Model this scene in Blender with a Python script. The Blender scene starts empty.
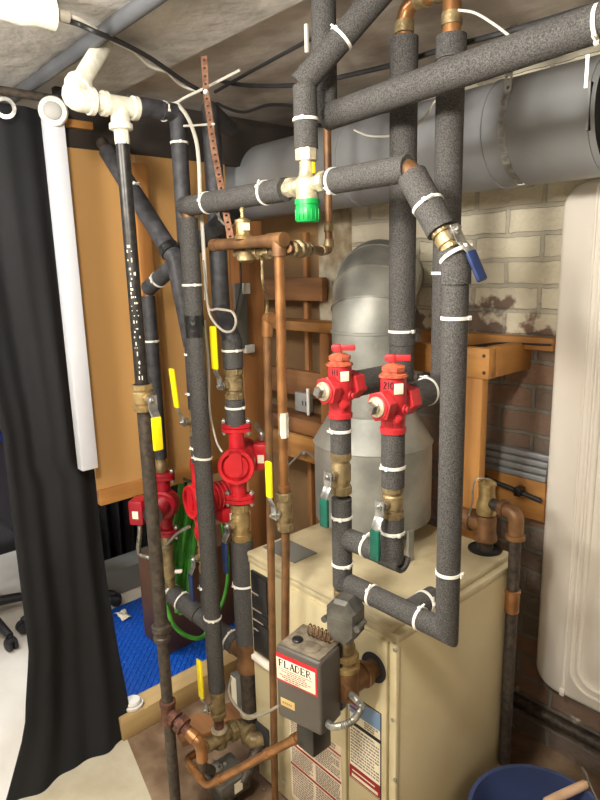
import bpy, bmesh, math, random
import numpy as np
from mathutils import Vector, Matrix
random.seed(7)
C = bpy.context.scene.collection
V3 = lambda *a: np.array(a, float)

# ------------------------------------------------------------------ camera (solved from the room's parallel edges)
FPX = 617.247
YAW, PITCH, ROLL = [math.radians(a) for a in (48.27625, 11.99810, -1.52883)]
EYE = V3(0, 0, 1.65)
fw = V3(-math.sin(YAW)*math.cos(PITCH), math.cos(YAW)*math.cos(PITCH), -math.sin(PITCH))
rt = V3(math.cos(YAW), math.sin(YAW), 0); up = np.cross(rt, fw)
rt, up = rt*math.cos(ROLL)+up*math.sin(ROLL), -rt*math.sin(ROLL)+up*math.cos(ROLL)
def ray(x, y): return fw + rt*(x-300)/FPX - up*(y-400)/FPX
def on_y(x, y, Y): d = ray(x, y); return EYE + d*(Y/d[1])          # survey helpers: sight line met with a known wall plane
def on_x(x, y, X): d = ray(x, y); return EYE + d*(X/d[0])
def on_z(x, y, Z): d = ray(x, y); return EYE + d*((Z-EYE[2])/d[2])
def row(X, Y, y):                                                   # height on the upright through X, Y seen at row y
    lo, hi = -1., 4.
    for _ in range(50):
        m = (lo+hi)/2; v = V3(X, Y, m)-EYE
        if 400-FPX*(v@up)/(v@fw) > y: lo = m
        else: hi = m
    return (lo+hi)/2
cd = bpy.data.cameras.new('camera'); cam = bpy.data.objects.new('camera', cd); C.objects.link(cam)
cd.sensor_fit = 'VERTICAL'; cd.sensor_height = 36.0; cd.lens = 36.0*FPX/800; cd.clip_start = .02
cam.matrix_world = Matrix(((rt[0], up[0], -fw[0], EYE[0]), (rt[1], up[1], -fw[1], EYE[1]), (rt[2], up[2], -fw[2], EYE[2]), (0, 0, 0, 1)))
bpy.context.scene.camera = cam

# ------------------------------------------------------------------ materials
MAT = {}
def mat(name, c1, c2=None, scale=20, rough=.6, metal=0, bump=0, bscale=None, lo=.35, hi=.65, stretch=None, detail=4, emit=None, spec=None, third=None):
    m = bpy.data.materials.new(name); m.use_nodes = True; nt = m.node_tree; b = nt.nodes['Principled BSDF']
    b.inputs['Roughness'].default_value = rough; b.inputs['Metallic'].default_value = metal
    if spec is not None: b.inputs['Specular IOR Level'].default_value = spec
    b.inputs['Base Color'].default_value = (*c1, 1)
    tc = nt.nodes.new('ShaderNodeTexCoord'); mp = nt.nodes.new('ShaderNodeMapping')
    nt.links.new(tc.outputs['Object'], mp.inputs['Vector'])
    if stretch: mp.inputs['Scale'].default_value = stretch
    if c2 is not None:
        n = nt.nodes.new('ShaderNodeTexNoise'); n.inputs['Scale'].default_value = scale; n.inputs['Detail'].default_value = detail
        r = nt.nodes.new('ShaderNodeValToRGB'); r.color_ramp.elements[0].position = lo; r.color_ramp.elements[1].position = hi
        r.color_ramp.elements[0].color = (*c1, 1); r.color_ramp.elements[1].color = (*c2, 1)
        if third:
            e = r.color_ramp.elements.new(third[0]); e.color = (*third[1], 1)
        nt.links.new(mp.outputs[0], n.inputs['Vector']); nt.links.new(n.outputs[0], r.inputs[0]); nt.links.new(r.outputs[0], b.inputs['Base Color'])
    if bump:
        n2 = nt.nodes.new('ShaderNodeTexNoise'); n2.inputs['Scale'].default_value = bscale or scale; n2.inputs['Detail'].default_value = 5
        bp = nt.nodes.new('ShaderNodeBump'); bp.inputs['Strength'].default_value = bump; bp.inputs['Distance'].default_value = .01
        nt.links.new(mp.outputs[0], n2.inputs['Vector']); nt.links.new(n2.outputs[0], bp.inputs['Height']); nt.links.new(bp.outputs[0], b.inputs['Normal'])
    MAT[name] = m; return m
def srgb(r, g, b):
    f = lambda c: (c/255/12.92) if c/255 <= .04045 else ((c/255+.055)/1.055)**2.4
    return (f(r), f(g), f(b))
S = srgb
mat('foam', S(45,44,43), S(94,92,90), 420, .8, 0, .25, 420, .36, .74, detail=2)
mat('foam_smooth', S(38,38,41), S(62,62,66), 40, .6, 0, .05, 200)
mat('foam_cut', S(30,30,32), S(50,50,52), 120, .9)
mat('tie', S(232,230,222), rough=.4)
mat('tape', S(24,24,26), rough=.3, bump=.4, bscale=60)
mat('iron', S(52,48,44), S(84,74,64), 60, .5, .35, .15, 150)
mat('stencil_iron', S(34,34,35), S(58,55,52), 60, .38, .4)
mat('white_paint', S(226,224,210), S(200,196,180), 30, .45, 0, .2, 60)
mat('brass', S(192,168,118), S(146,122,82), 30, .36, .65, .1, 90)
mat('brass_old', S(160,142,104), S(114,98,70), 40, .45, .5, .15, 120)
mat('copper', S(174,124,78), S(132,92,56), 16, .36, .6, .05, 90)
mat('copper_dull', S(138,100,64), S(98,70,46), 18, .48, .4, .1, 90)
mat('rust_iron', S(116,72,54), S(72,48,40), 55, .7, .25, .3, 140)
mat('chrome', S(205,205,200), S(150,150,148), 60, .28, .85)
mat('nickel', S(226,216,190), S(186,176,150), 60, .34, .55, .1, 120)
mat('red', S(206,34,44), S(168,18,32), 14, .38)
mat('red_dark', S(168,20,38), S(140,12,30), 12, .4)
mat('red_valve', S(200,44,50), S(170,32,40), 22, .5, 0, .1, 160)
mat('rust_orange', S(200,112,78), S(166,66,50), 60, .65, .1, .25, 180)
mat('yellow', S(250,226,10), rough=.4)
mat('green_grip', S(8,92,74), S(4,74,60), 50, .45)
mat('blue_grip', S(36,52,96), S(28,40,78), 50, .45)
mat('green_cap', S(20,170,80), S(12,146,66), 30, .4)
mat('cream', S(206,194,158), S(198,184,144), 3.2, .42, 0)
mat('cream_dirty', S(198,186,152), S(150,132,100), 9, .5, 0, 0, None, .45, .85)
mat('galv', S(170,170,163), S(136,138,133), 9, .52, .4, .04, 120)
mat('galv_seam', S(176,176,170), S(140,140,136), 20, .4, .6)
mat('conduit_grey', S(86,88,92), S(74,76,80), 8, .5)
mat('shadowed_board', S(58,50,44), S(44,38,34), 6, .8)  # dark brown, with the shadow above the tan boards put into the colour
mat('duct', S(154,156,158), S(138,140,142), 3, .5, .25)
mat('opening_shade', S(40,40,42), rough=.9)  # dark colour standing for the shade inside openings
mat('white_plastic', S(244,238,228), S(238,231,219), 3, .42)
mat('control_grey', S(92,86,80), S(82,77,72), 6, .45, .15)
mat('control_top', S(140,130,112), S(104,94,80), 50, .6, .2)
mat('cast_grey', S(112,110,104), S(76,74,70), 22, .5, .5, .15, 70)
mat('conduit_metal', S(176,174,166), S(130,128,122), 40, .38, .8)
mat('sticker_red', S(200,24,40), rough=.4)
mat('paper', S(240,232,208), rough=.6)
mat('paper_worn', S(214,196,170), S(236,222,196), 12, .6)
mat('ink', S(30,28,28), rough=.7)
mat('ink_red', S(150,26,34), rough=.6)
mat('ink_grey', S(140,130,122), rough=.7)
mat('ink_blue', S(120,150,190), rough=.6)
mat('gold_label', S(222,190,120), rough=.35, metal=.4)
mat('black_panel', S(26,25,26), S(36,34,34), 30, .35)
mat('black_cloth', S(9,10,13), S(15,16,20), 6, .85, 0, .1, 300)
mat('white_panel', S(206,208,214), S(198,200,208), 4, .6)
mat('tan_board', S(196,152,94), S(180,136,80), 3.5, .6, 0, 0, None, .3, .7, (1, 1, .25))
mat('wood_x', S(196,142,74), S(150,98,46), 16, .65, 0, .1, 60, .3, .7, (.12, 1, 1))
mat('wood_y', S(190,136,70), S(150,98,46), 16, .65, 0, .1, 60, .3, .7, (1, .12, 1))
mat('wood_z', S(192,138,72), S(148,96,44), 16, .65, 0, .1, 60, .3, .7, (1, 1, .1))
mat('old_wood_x', S(158,108,62), S(112,74,42), 18, .75, 0, .2, 60, .3, .7, (.12, 1, 1))
mat('old_wood_z', S(176,120,66), S(134,88,48), 14, .7, 0, .15, 60, .3, .7, (1, 1, .1))
mat('pale_wood_y', S(186,158,108), S(158,128,82), 12, .7, 0, .2, 50, .3, .7, (1, .12, 1))
mat('back_board', S(158,122,78), S(134,102,64), 4, .75)
mat('brown_box', S(98,66,46), S(82,54,38), 8, .6)
mat('plaster', S(196,192,186), S(150,146,140), 5, .8, 0, .8, 16, .3, .75)
mat('plaster_old', S(196,188,178), S(156,147,137), 6, .85, 0, .5, 14)
mat('wall_plain', S(190,186,178), S(178,172,164), 3, .8)
mat('pier', S(206,196,170), S(150,132,104), 14, .85, 0, .8, 25)
mat('concrete', S(158,136,110), S(84,62,46), 6, .85, 0, .3, 40, .32, .7, third=(.5, S(126,102,80)))
mat('floor_white', S(220,216,208), S(206,200,188), 4, .55)
mat('floor_cream', S(214,206,184), S(196,186,160), 7, .7, 0, .2, 40)
mat('black_plastic', S(26,26,29), S(34,34,38), 20, .5)
mat('black_cable', S(40,40,42), rough=.5)
mat('white_cable', S(214,210,198), rough=.5)
mat('grey_cable', S(150,144,132), rough=.5)
mat('green_hose', S(84,170,62), S(52,134,46), 20, .45)
mat('bucket_blue', S(66,80,124), S(58,72,114), 6, .45)
mat('grip_wood', S(222,188,158), S(206,170,140), 20, .6)
mat('rusty_strap', S(150,110,86), S(112,78,60), 60, .6, .4)
mat('steel', S(186,184,178), S(140,138,132), 50, .4, .8)
mat('blue_item', S(40,60,160), rough=.6)
mat('dark_desk', S(58,56,66), S(50,48,58), 5, .6)
mat('grey_box', S(108,108,102), rough=.7)
mat('white_device', S(236,234,228), rough=.4)
mat('outlet_grey', S(150,148,144), rough=.5)

def brick_mat():
    m = bpy.data.materials.new('brick'); m.use_nodes = True; nt = m.node_tree; N = nt.nodes; L = nt.links; b = N['Principled BSDF']; b.inputs['Roughness'].default_value = .85
    tc = N.new('ShaderNodeTexCoord'); sx = N.new('ShaderNodeSeparateXYZ'); cb = N.new('ShaderNodeCombineXYZ')
    L.new(tc.outputs['Object'], sx.inputs[0]); L.new(sx.outputs['X'], cb.inputs['X']); L.new(sx.outputs['Z'], cb.inputs['Y'])
    wob = N.new('ShaderNodeTexNoise'); wob.inputs['Scale'].default_value = 14; L.new(tc.outputs['Object'], wob.inputs['Vector'])
    ad = N.new('ShaderNodeMix'); ad.data_type = 'VECTOR'; ad.inputs['Factor'].default_value = .018; L.new(cb.outputs[0], ad.inputs[4]); L.new(wob.outputs['Color'], ad.inputs[5])
    br = N.new('ShaderNodeTexBrick'); L.new(ad.outputs[1], br.inputs['Vector'])
    br.inputs['Scale'].default_value = 1; br.inputs['Brick Width'].default_value = .23; br.inputs['Row Height'].default_value = .078; br.inputs['Mortar Size'].default_value = .008; br.inputs['Mortar Smooth'].default_value = .3
    br.inputs['Color1'].default_value = (*S(140,110,90), 1); br.inputs['Color2'].default_value = (*S(116,104,94), 1); br.inputs['Mortar'].default_value = (*S(126,122,114), 1)
    pn = N.new('ShaderNodeTexBrick'); L.new(ad.outputs[1], pn.inputs['Vector'])
    for k, v in (('Scale', 1), ('Brick Width', .23), ('Row Height', .078), ('Mortar Size', .008), ('Mortar Smooth', .3)): pn.inputs[k].default_value = v
    pn.inputs['Color1'].default_value = (*S(222,214,190), 1); pn.inputs['Color2'].default_value = (*S(212,204,182), 1); pn.inputs['Mortar'].default_value = (*S(192,186,168), 1)
    # worn paint: flakes off in patches, mostly gone on the lower courses
    ns = N.new('ShaderNodeTexNoise'); ns.inputs['Scale'].default_value = 11; ns.inputs['Detail'].default_value = 6; L.new(tc.outputs['Object'], ns.inputs['Vector'])
    mr = N.new('ShaderNodeMapRange'); mr.inputs[1].default_value = 1.34; mr.inputs[2].default_value = 1.64; mr.inputs[3].default_value = -.22; mr.inputs[4].default_value = .26; L.new(sx.outputs['Z'], mr.inputs[0])
    sm = N.new('ShaderNodeMath'); sm.operation = 'ADD'; L.new(ns.outputs[0], sm.inputs[0]); L.new(mr.outputs[0], sm.inputs[1])
    rp = N.new('ShaderNodeValToRGB'); rp.color_ramp.elements[0].position = .47; rp.color_ramp.elements[1].position = .53; L.new(sm.outputs[0], rp.inputs[0])
    mx = N.new('ShaderNodeMix'); mx.data_type = 'RGBA'; L.new(rp.outputs[0], mx.inputs[0]); L.new(br.outputs[0], mx.inputs[6]); L.new(pn.outputs[0], mx.inputs[7])
    L.new(mx.outputs[2], b.inputs['Base Color'])
    n2 = N.new('ShaderNodeTexNoise'); n2.inputs['Scale'].default_value = 40; n2.inputs['Detail'].default_value = 6; L.new(tc.outputs['Object'], n2.inputs['Vector'])
    s2 = N.new('ShaderNodeMath'); s2.operation = 'MULTIPLY_ADD'; s2.inputs[1].default_value = -1.0; L.new(br.outputs['Fac'], s2.inputs[0]); L.new(n2.outputs[0], s2.inputs[2])
    bp = N.new('ShaderNodeBump'); bp.inputs['Strength'].default_value = .8; bp.inputs['Distance'].default_value = .012; L.new(s2.outputs[0], bp.inputs['Height']); L.new(bp.outputs[0], b.inputs['Normal'])
    MAT['brick'] = m
brick_mat()
def tread_mat():
    m = bpy.data.materials.new('blue_mat'); m.use_nodes = True; nt = m.node_tree; N = nt.nodes; L = nt.links; b = N['Principled BSDF']
    b.inputs['Base Color'].default_value = (*S(10,84,190), 1); b.inputs['Roughness'].default_value = .4
    tc = N.new('ShaderNodeTexCoord'); mp = N.new('ShaderNodeMapping'); mp.inputs['Rotation'].default_value = (0, 0, .785); L.new(tc.outputs['Object'], mp.inputs[0])
    br = N.new('ShaderNodeTexBrick'); br.inputs['Scale'].default_value = 1; br.inputs['Brick Width'].default_value = .05; br.inputs['Row Height'].default_value = .022; br.inputs['Mortar Size'].default_value = .006; br.inputs['Mortar Smooth'].default_value = .8
    L.new(mp.outputs[0], br.inputs['Vector'])
    bp = N.new('ShaderNodeBump'); bp.inputs['Strength'].default_value = .9; bp.inputs['Distance'].default_value = .006; bp.invert = True; L.new(br.outputs['Fac'], bp.inputs['Height']); L.new(bp.outputs[0], b.inputs['Normal'])
    MAT['blue_mat'] = m
tread_mat()

# ------------------------------------------------------------------ mesh helpers
def unit(v): v = np.asarray(v, float); return v/np.linalg.norm(v)
def frame(t):
    a = V3(0, 0, 1) if abs(t[2]) < .9 else V3(1, 0, 0)
    a = unit(np.cross(a, t)); return a, np.cross(t, a)
def fillet(pts, rad, n=6):
    pts = [np.asarray(p, float) for p in pts]; out = [pts[0]]
    for i in range(1, len(pts)-1):
        a = pts[i-1]-pts[i]; b = pts[i+1]-pts[i]; la, lb = np.linalg.norm(a), np.linalg.norm(b)
        d = min(rad, la*.48, lb*.48); p0 = pts[i]+a/la*d; p2 = pts[i]+b/lb*d
        for k in range(n+1):
            s = k/n; out.append((1-s)**2*p0+2*s*(1-s)*pts[i]+s*s*p2)
    out.append(pts[-1]); return out
def spline(pts, n=8):
    P = [np.asarray(p, float) for p in pts]; P = [2*P[0]-P[1]]+P+[2*P[-1]-P[-2]]; out = []
    for i in range(1, len(P)-2):
        for k in range(n):
            t = k/n; out.append(.5*((2*P[i])+(-P[i-1]+P[i+1])*t+(2*P[i-1]-5*P[i]+4*P[i+1]-P[i+2])*t*t+(-P[i-1]+3*P[i]-3*P[i+1]+P[i+2])*t**3))
    out.append(P[-2]); return out
class MB:
    def __init__(s): s.bm = bmesh.new()
    def faces(s, vs, fs):
        b = [s.bm.verts.new(tuple(v)) for v in vs]
        for f in fs:
            try: s.bm.faces.new([b[i] for i in f])
            except ValueError: pass
        return s
    def tube(s, pts, r, n=18, caps=True):
        pts = [np.asarray(p, float) for p in pts]; k = len(pts); rr = list(r) if hasattr(r, '__len__') else [r]*k
        t = [unit(pts[i+1]-pts[i]) for i in range(k-1)]; a, b = frame(t[0]); vs = []; fs = []
        for i in range(k):
            t0 = t[max(i-1, 0)]; t1 = t[min(i, k-2)]; nb = t0+t1
            if np.linalg.norm(nb) < 1e-6: nb = t0
            for j in range(n):
                th = 2*math.pi*j/n; q = (a*math.cos(th)+b*math.sin(th))*rr[i]
                if 0 < i < k-1: q = q-t0*(q@nb)/(t0@nb)
                vs.append(pts[i]+q)
            ax = np.cross(t0, t1); sn = np.linalg.norm(ax)
            if sn > 1e-9:
                R = np.array(Matrix.Rotation(math.atan2(sn, t0@t1), 3, Vector(ax/sn))); a = R@a; b = R@b
        for i in range(k-1):
            for j in range(n): fs.append((i*n+j, i*n+(j+1) % n, (i+1)*n+(j+1) % n, (i+1)*n+j))
        if caps: fs.append(tuple(range(n-1, -1, -1))); fs.append(tuple((k-1)*n+j for j in range(n)))
        return s.faces(vs, fs)
    def cyl(s, p0, p1, r0, r1=None, n=18): return s.tube([p0, p1], [r0, r0 if r1 is None else r1], n)
    def lathe(s, o, ax, prof, n=24, phase=0, closed=False):
        o = np.asarray(o, float); ax = unit(ax); a, b = frame(ax); vs = []; fs = []; k = len(prof)
        for r, h in prof:
            for j in range(n):
                th = 2*math.pi*j/n+phase; vs.append(o+ax*h+(a*math.cos(th)+b*math.sin(th))*max(r, 1e-5))
        for i in range(k if closed else k-1):
            i2 = (i+1) % k
            for j in range(n): fs.append((i*n+j, i*n+(j+1) % n, i2*n+(j+1) % n, i2*n+j))
        if not closed: fs.append(tuple(range(n-1, -1, -1))); fs.append(tuple((k-1)*n+j for j in range(n)))
        return s.faces(vs, fs)
    def hexn(s, o, ax, r, h0, h1, n=6, phase=.26): return s.lathe(o, ax, [(r*.9, h0), (r, h0+.0015), (r, h1-.0015), (r*.9, h1)], n, phase)
    def box(s, lo, hi, bev=0, seg=2, M=None):
        lo, hi = np.minimum(lo, hi), np.maximum(lo, hi); tmp = bmesh.new(); bmesh.ops.create_cube(tmp, size=1)
        c = (lo+hi)/2; d = hi-lo
        for v in tmp.verts: v.co = Vector((v.co.x*d[0]+c[0], v.co.y*d[1]+c[1], v.co.z*d[2]+c[2]))
        if bev: bmesh.ops.bevel(tmp, geom=list(tmp.edges)+list(tmp.verts), offset=min(bev, min(d)*.45), segments=seg, profile=.5, affect='EDGES')
        if M is not None: bmesh.ops.transform(tmp, matrix=M, verts=tmp.verts)
        me = bpy.data.meshes.new('t'); tmp.to_mesh(me); tmp.free(); s.bm.from_mesh(me); bpy.data.meshes.remove(me); return s
    def obox(s, c, u, v, w, du, dv, dw, bev=0):                      # box with its own axes
        u, v, w = unit(u), unit(v), unit(w)
        M = Matrix(((u[0], v[0], w[0], c[0]), (u[1], v[1], w[1], c[1]), (u[2], v[2], w[2], c[2]), (0, 0, 0, 1)))
        return s.box(V3(-du/2, -dv/2, -dw/2), V3(du/2, dv/2, dw/2), bev, 2, M)
    def prism(s, poly, ext):
        poly = [np.asarray(p, float) for p in poly]; n = len(poly); e = np.asarray(ext, float)
        return s.faces(poly+[p+e for p in poly], [tuple(range(n-1, -1, -1)), tuple(range(n, 2*n))]+[(i, (i+1) % n, n+(i+1) % n, n+i) for i in range(n)])
    def ball(s, c, r, n=12, sc=(1, 1, 1)):
        prof = []
        vs = []; fs = []; m = n//2
        for i in range(m+1):
            ph = math.pi*i/m
            for j in range(n): vs.append(np.asarray(c)+V3(math.sin(ph)*math.cos(2*math.pi*j/n)*sc[0], math.sin(ph)*math.sin(2*math.pi*j/n)*sc[1], math.cos(ph)*sc[2])*r)
        for i in range(m):
            for j in range(n): fs.append((i*n+j, (i+1)*n+j, (i+1)*n+(j+1) % n, i*n+(j+1) % n))
        return s.faces(vs, fs)
    def build(s, name, m, parent=None, base=None, sharp=38):
        bm = s.bm; bmesh.ops.remove_doubles(bm, verts=bm.verts, dist=1e-6)
        bmesh.ops.recalc_face_normals(bm, faces=bm.faces)
        if base is not None: bmesh.ops.translate(bm, vec=-Vector(base), verts=bm.verts)
        me = bpy.data.meshes.new(name); 
        for f in bm.faces: f.smooth = True
        bm.to_mesh(me); bm.free(); me.set_sharp_from_angle(angle=math.radians(sharp)); me.materials.append(MAT[m])
        o = bpy.data.objects.new(name, me); C.objects.link(o)
        if parent is not None: o.parent = parent
        elif base is not None: o.location = base
        return o
class Thing:
    def __init__(s, name, label, cat, loc, group=None):
        s.base = tuple(float(c) for c in loc); s.o = bpy.data.objects.new(name, None); C.objects.link(s.o); s.o.location = s.base; s.o.empty_display_size = .05
        s.o['label'] = label; s.o['category'] = cat
        if group: s.o['group'] = group
    def add(s, name, mb, m, parent=None, label=None, sharp=38):
        o = mb.build(name, m, parent or s.o, s.base, sharp)
        if label: o['label'] = label
        return o
def single(name, label, cat, mb, m, loc, group=None):
    o = mb.build(name, m, None, tuple(float(c) for c in loc)); o['label'] = label; o['category'] = cat
    if group: o['group'] = group
    return o
def struct(name, mb, m):
    o = mb.build(name, m); o['kind'] = 'structure'; return o
def ringband(p, ax, r, w=.006, t=.0022):
    return MB().lathe(p, ax, [(r-.003, -w/2), (r+t, -w/2), (r+t, w/2), (r-.003, w/2)], 28, closed=True)
def tie(T, p, ax, r, ang=None, tilt=0, parent=None):
    p = np.asarray(p, float); ax = unit(ax)
    if tilt: ax = unit(ax+rt*tilt)
    m = ringband(p, ax, r)
    ang = random.uniform(-.9, .9) if ang is None else ang
    a = unit(np.cross(ax, EYE-p)); b = np.cross(a, ax); d = unit(b*math.cos(ang)*(1 if b@(EYE-p) > 0 else -1)+a*math.sin(ang))
    m.obox(p+d*(r+.003), d, ax, np.cross(d, ax), .006, .008, .007, .001)
    m.obox(p+d*(r+.003)+np.cross(d, ax)*.009, np.cross(d, ax), ax, d, .013, .004, .002)
    return T.add('zip_tie', m, 'tie', parent)
def foam(T, pts, r, m='foam', ties=(), name='foam_sleeve'):
    o = T.add(name, MB().tube(pts, r, 24), m, sharp=30)
    for p, ax in ties: tie(T, p, ax, r)
    return o
UP = V3(0, 0, 1); PX = V3(1, 0, 0); PY = V3(0, 1, 0)
G_INS = 'black foam insulated pipes'; G_BALL = 'ball valves'; G_PUMP = 'red circulator pumps'; G_COP = 'bare copper pipes'

def ball_valve(label, p, ax, r, L, stem, lever_dir, m_grip, m_body='brass_old', lever_len=.11, grip_from=.3, off=0.02, stem_len=.03, grip_label=None, w=.014):
    p = np.asarray(p, float); ax = unit(ax); stem = unit(stem); ld = unit(lever_dir)
    T = Thing('ball_valve', label, 'valve', p-ax*L/2, G_BALL)
    b = MB(); h = L/2
    b.lathe(p, ax, [(r*.86, -h), (r*.98, -h+.002), (r*.98, -h*.62), (r*.84, -h*.6), (r*.84, -h*.45), (r*.96, -h*.36), (r*.96, h*.36), (r*.84, h*.45), (r*.84, h*.6), (r*.98, h*.62), (r*.98, h-.002), (r*.86, h)], 24)
    b.hexn(p, ax, r*1.02, h*.62, h); b.hexn(p, ax, r*1.02, -h, -h*.62)
    b.lathe(p, stem, [(r*.5, 0), (r*.5, r*.95+stem_len*.45), (r*.34, r*.95+stem_len*.5), (r*.34, r*.95+stem_len)], 16)
    T.add('body', b, m_body)
    q = p+stem*(r*.95+stem_len)
    n = MB(); n.hexn(q, stem, .0085, -.006, .006); n.cyl(q, q+stem*.012, .004, None, 10); n.lathe(q, stem, [(.012, -.0085), (.012, -.006)], 16)
    T.add('stem_nut', n, 'chrome')
    side = unit(np.cross(stem, ld))
    l = MB(); s0 = q+stem*.001; s1 = q+ld*.022+stem*.002; s2 = s1+ld*.02+stem*off; s3 = s2+ld*(lever_len-.042)
    def plate(m, a, c, w, t): m.obox((a+c)/2, c-a, side, np.cross(unit(c-a), side), np.linalg.norm(c-a)+.003, w, t, .001)
    plate(l, s0-ld*.01, s1, w*.95, .003); plate(l, s1, s2, w*.9, .003); plate(l, s2, s3, w*.75, .003)
    lv = T.add('lever', l, 'chrome')
    g = MB(); ga = s2+ld*(lever_len-.042)*grip_from*.2; gb = s3+ld*.006
    g.obox((ga+gb)/2, ld, side, stem, np.linalg.norm(gb-ga), w, .009, .0035)
    g2 = T.add('grip', g, m_grip, lv, grip_label)
    return T
def nipple(label, p0, p1, r, m, name='pipe_nipple', cat='pipe fitting', beads=(), group='bare pipe fittings'):
    T = Thing(name, label, cat, p1 if p1[2] < p0[2] else p0, group)
    T.add('barrel', MB().cyl(p0, p1, r), m)
    for p, ax, rr, L, mm in beads: T.add('collar', MB().lathe(p, ax, [(rr*.9, -L/2), (rr, -L/2+.002), (rr, L/2-.002), (rr*.9, L/2)], 20), mm)
    return T

def pump(label, X, Y, z0, z1, n, boxdir, box_side=.0, red='red', face_plate=False, nd=1.):
    """wet rotor circulator standing in an upright run between two bolted flanges"""
    p = V3(X, Y, (z0+z1)/2); n = unit(n); h = (z1-z0)/2; a = unit(np.cross(UP, n))
    T = Thing('circulator_pump', label, 'pump', (X, Y, z0), G_PUMP)
    v = MB(); v.lathe(p-n*.03, n, [(.03, -.006), (.036, -.005), (.037, .0), (.044, .003), (.050, .008), (.052, .022), (.050, .05), (.044, .056)], 32)
    v.tube([p-UP*(h-.014)-n*.004, p-UP*.03-n*.004, p+UP*.03-n*.004, p+UP*(h-.014)-n*.004], [.021, .026, .026, .021], 18)
    T.add('volute', v, red)
    if face_plate:
        f = MB()
        f.lathe(p-n*.036, n, [(.053, -.006), (.055, .0), (.055, .008), (.043, .008), (.043, -.006)], 36, closed=True)
        pts = [p-n*.042+a*x+UP*z for x, z in ((-.017, .052), (.017, .052), (.019, -.012), (.012, -.026), (0, -.031), (-.012, -.026), (-.019, -.012))]
        f.prism(pts, n*.014); T.add('volute_cover', f, red)
    for sgn in (1, -1):
        zc = p+UP*sgn*(h-.012)
        for nm, off, rr in (('pump_flange', -.007, red), ('pipe_flange', .006, red)):
            c = zc+UP*sgn*off; poly = []
            for th in range(24):
                t = 2*math.pi*th/24; e = abs(math.cos(t)); R = .027+.018*e**4
                poly.append(c-UP*.0055+(a*math.cos(t)+n*math.sin(t))*R)
            T.add(nm, MB().prism(poly, UP*.011), rr)
        for s in (1, -1):
            bc = zc+a*s*.036
            b = MB(); b.cyl(bc-UP*.026, bc+UP*.026, .0042, None, 10); b.hexn(bc, UP, .0085, .012, .021); b.hexn(bc, UP, .0085, -.021, -.012)
            T.add('bolt', b, 'chrome')
    m = MB(); prof = [(.042, .024), (.046, .028)]
    for k in range(6): prof += [(.046, .030+k*.014), (.046, .036+k*.014), (.0435, .038+k*.014), (.0435, .042+k*.014)]
    prof += [(.045, .116), (.045, .128), (.040, .134), (.03, .135)]
    m.lathe(p, n, [(r*nd, q*nd) for r, q in prof], 28); mo = T.add('motor', m, red)
    T.add('motor_face', MB().lathe(p+n*.135*nd, n, [(.034, 0), (.034, .003), (.012, .0035), (.012, .008), (.004, .009)], 24), 'black_panel', mo)
    T.add('vent_plug', MB().lathe(p+n*.143*nd, n, [(.010, 0), (.010, .006), (.008, .008)], 14), 'chrome', mo)
    bd = unit(boxdir); c = p+n*.085*nd+bd*.062
    bx = MB(); bx.obox(c, bd, n, np.cross(bd, n), .05, .07, .085, .008); tb = T.add('terminal_box', bx, red)
    toc = EYE-c; side = max([bd, n, -n, np.cross(bd, n), -np.cross(bd, n)], key=lambda q: (q*V3(1, 1, 0))@unit(toc))
    dim = .05/2 if side is bd else (.07/2 if abs(side@n) > .9 else .085/2)
    other = [q for q in (UP, np.cross(side, UP))]
    T.add('rating_label', MB().obox(c+side*(dim+.0006)+UP*-.004, side, UP, np.cross(side, UP), .0015, .026, .02), 'paper', tb)
    return T, c

# ================================================================== THE SETTING
Wy = 1.85                                                           # face of the brick back wall
struct('floor', MB().prism([(-1.90, .80, -.1), (-1.37, .685, -.1), (1.6, .60, -.1), (1.6, Wy, -.1), (-1.90, Wy, -.1)], (0, 0, .1)), 'concrete')
struct('floor_front', MB().prism([(-1.90, -1.8, -.1), (1.6, -1.8, -.1), (1.6, .60, -.1), (-1.37, .685, -.1), (-1.90, .80, -.1)], (0, 0, .1)), 'floor_cream')
struct('floor_left', MB().box(V3(-4.4, -1.8, -.1), V3(-1.90, 2.3, 0)), 'floor_white')
struct('ceiling', MB().box(V3(-4.4, -1.8, 2.2), V3(1.6, .98, 2.35)), 'plaster')
struct('ceiling_rear', MB().box(V3(-4.4, .98, 2.225), V3(1.6, 2.3, 2.35)), 'plaster_old')
struct('wall_back', MB().box(V3(-1.80, Wy, -.1), V3(1.6, Wy+.2, 2.3)), 'brick')
struct('wall_right', MB().box(V3(1.6, -1.8, -.1), V3(1.75, 2.05, 2.35)), 'wall_plain')
struct('wall_front', MB().box(V3(-4.4, -1.95, -.1), V3(1.75, -1.8, 2.35)), 'wall_plain')
struct('wall_office', MB().box(V3(-4.55, -1.95, -.1), V3(-4.4, 2.5, 2.35)), 'wall_plain')
struct('wall_back_left', MB().box(V3(-4.4, 2.3, -.1), V3(-1.6, 2.45, 2.35)), 'back_board')
struct('wall_pier', MB().box(V3(-1.92, Wy-.02, 0), V3(-1.74, 2.3, 2.22), .015), 'pier')
Xp = -1.95                                                          # face of the boarded partition at the left
ye = on_x(146, 300, Xp)[1]
struct('wall_left', MB().box(V3(Xp-.012, .806, .93), V3(Xp, ye-.003, 2.03)).box(V3(Xp-.012, ye+.003, .93), V3(Xp, 1.40, 2.03)), 'tan_board')
struct('wall_left_upper', MB().box(V3(Xp-.03, .80, 2.03), V3(Xp-.004, 1.84, 2.2)), 'shadowed_board')  # upper board coloured dark to stand for the shadow there
struct('trim_1', MB().box(V3(Xp-.04, .81, .875), V3(Xp+.008, 1.40, .932), .003), 'wood_y')
struct('trim_2', MB().box(V3(Xp, on_x(136, 250, Xp)[1], .932), V3(Xp+.022, on_x(150, 250, Xp)[1], 2.0), .003), 'wood_z')
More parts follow.
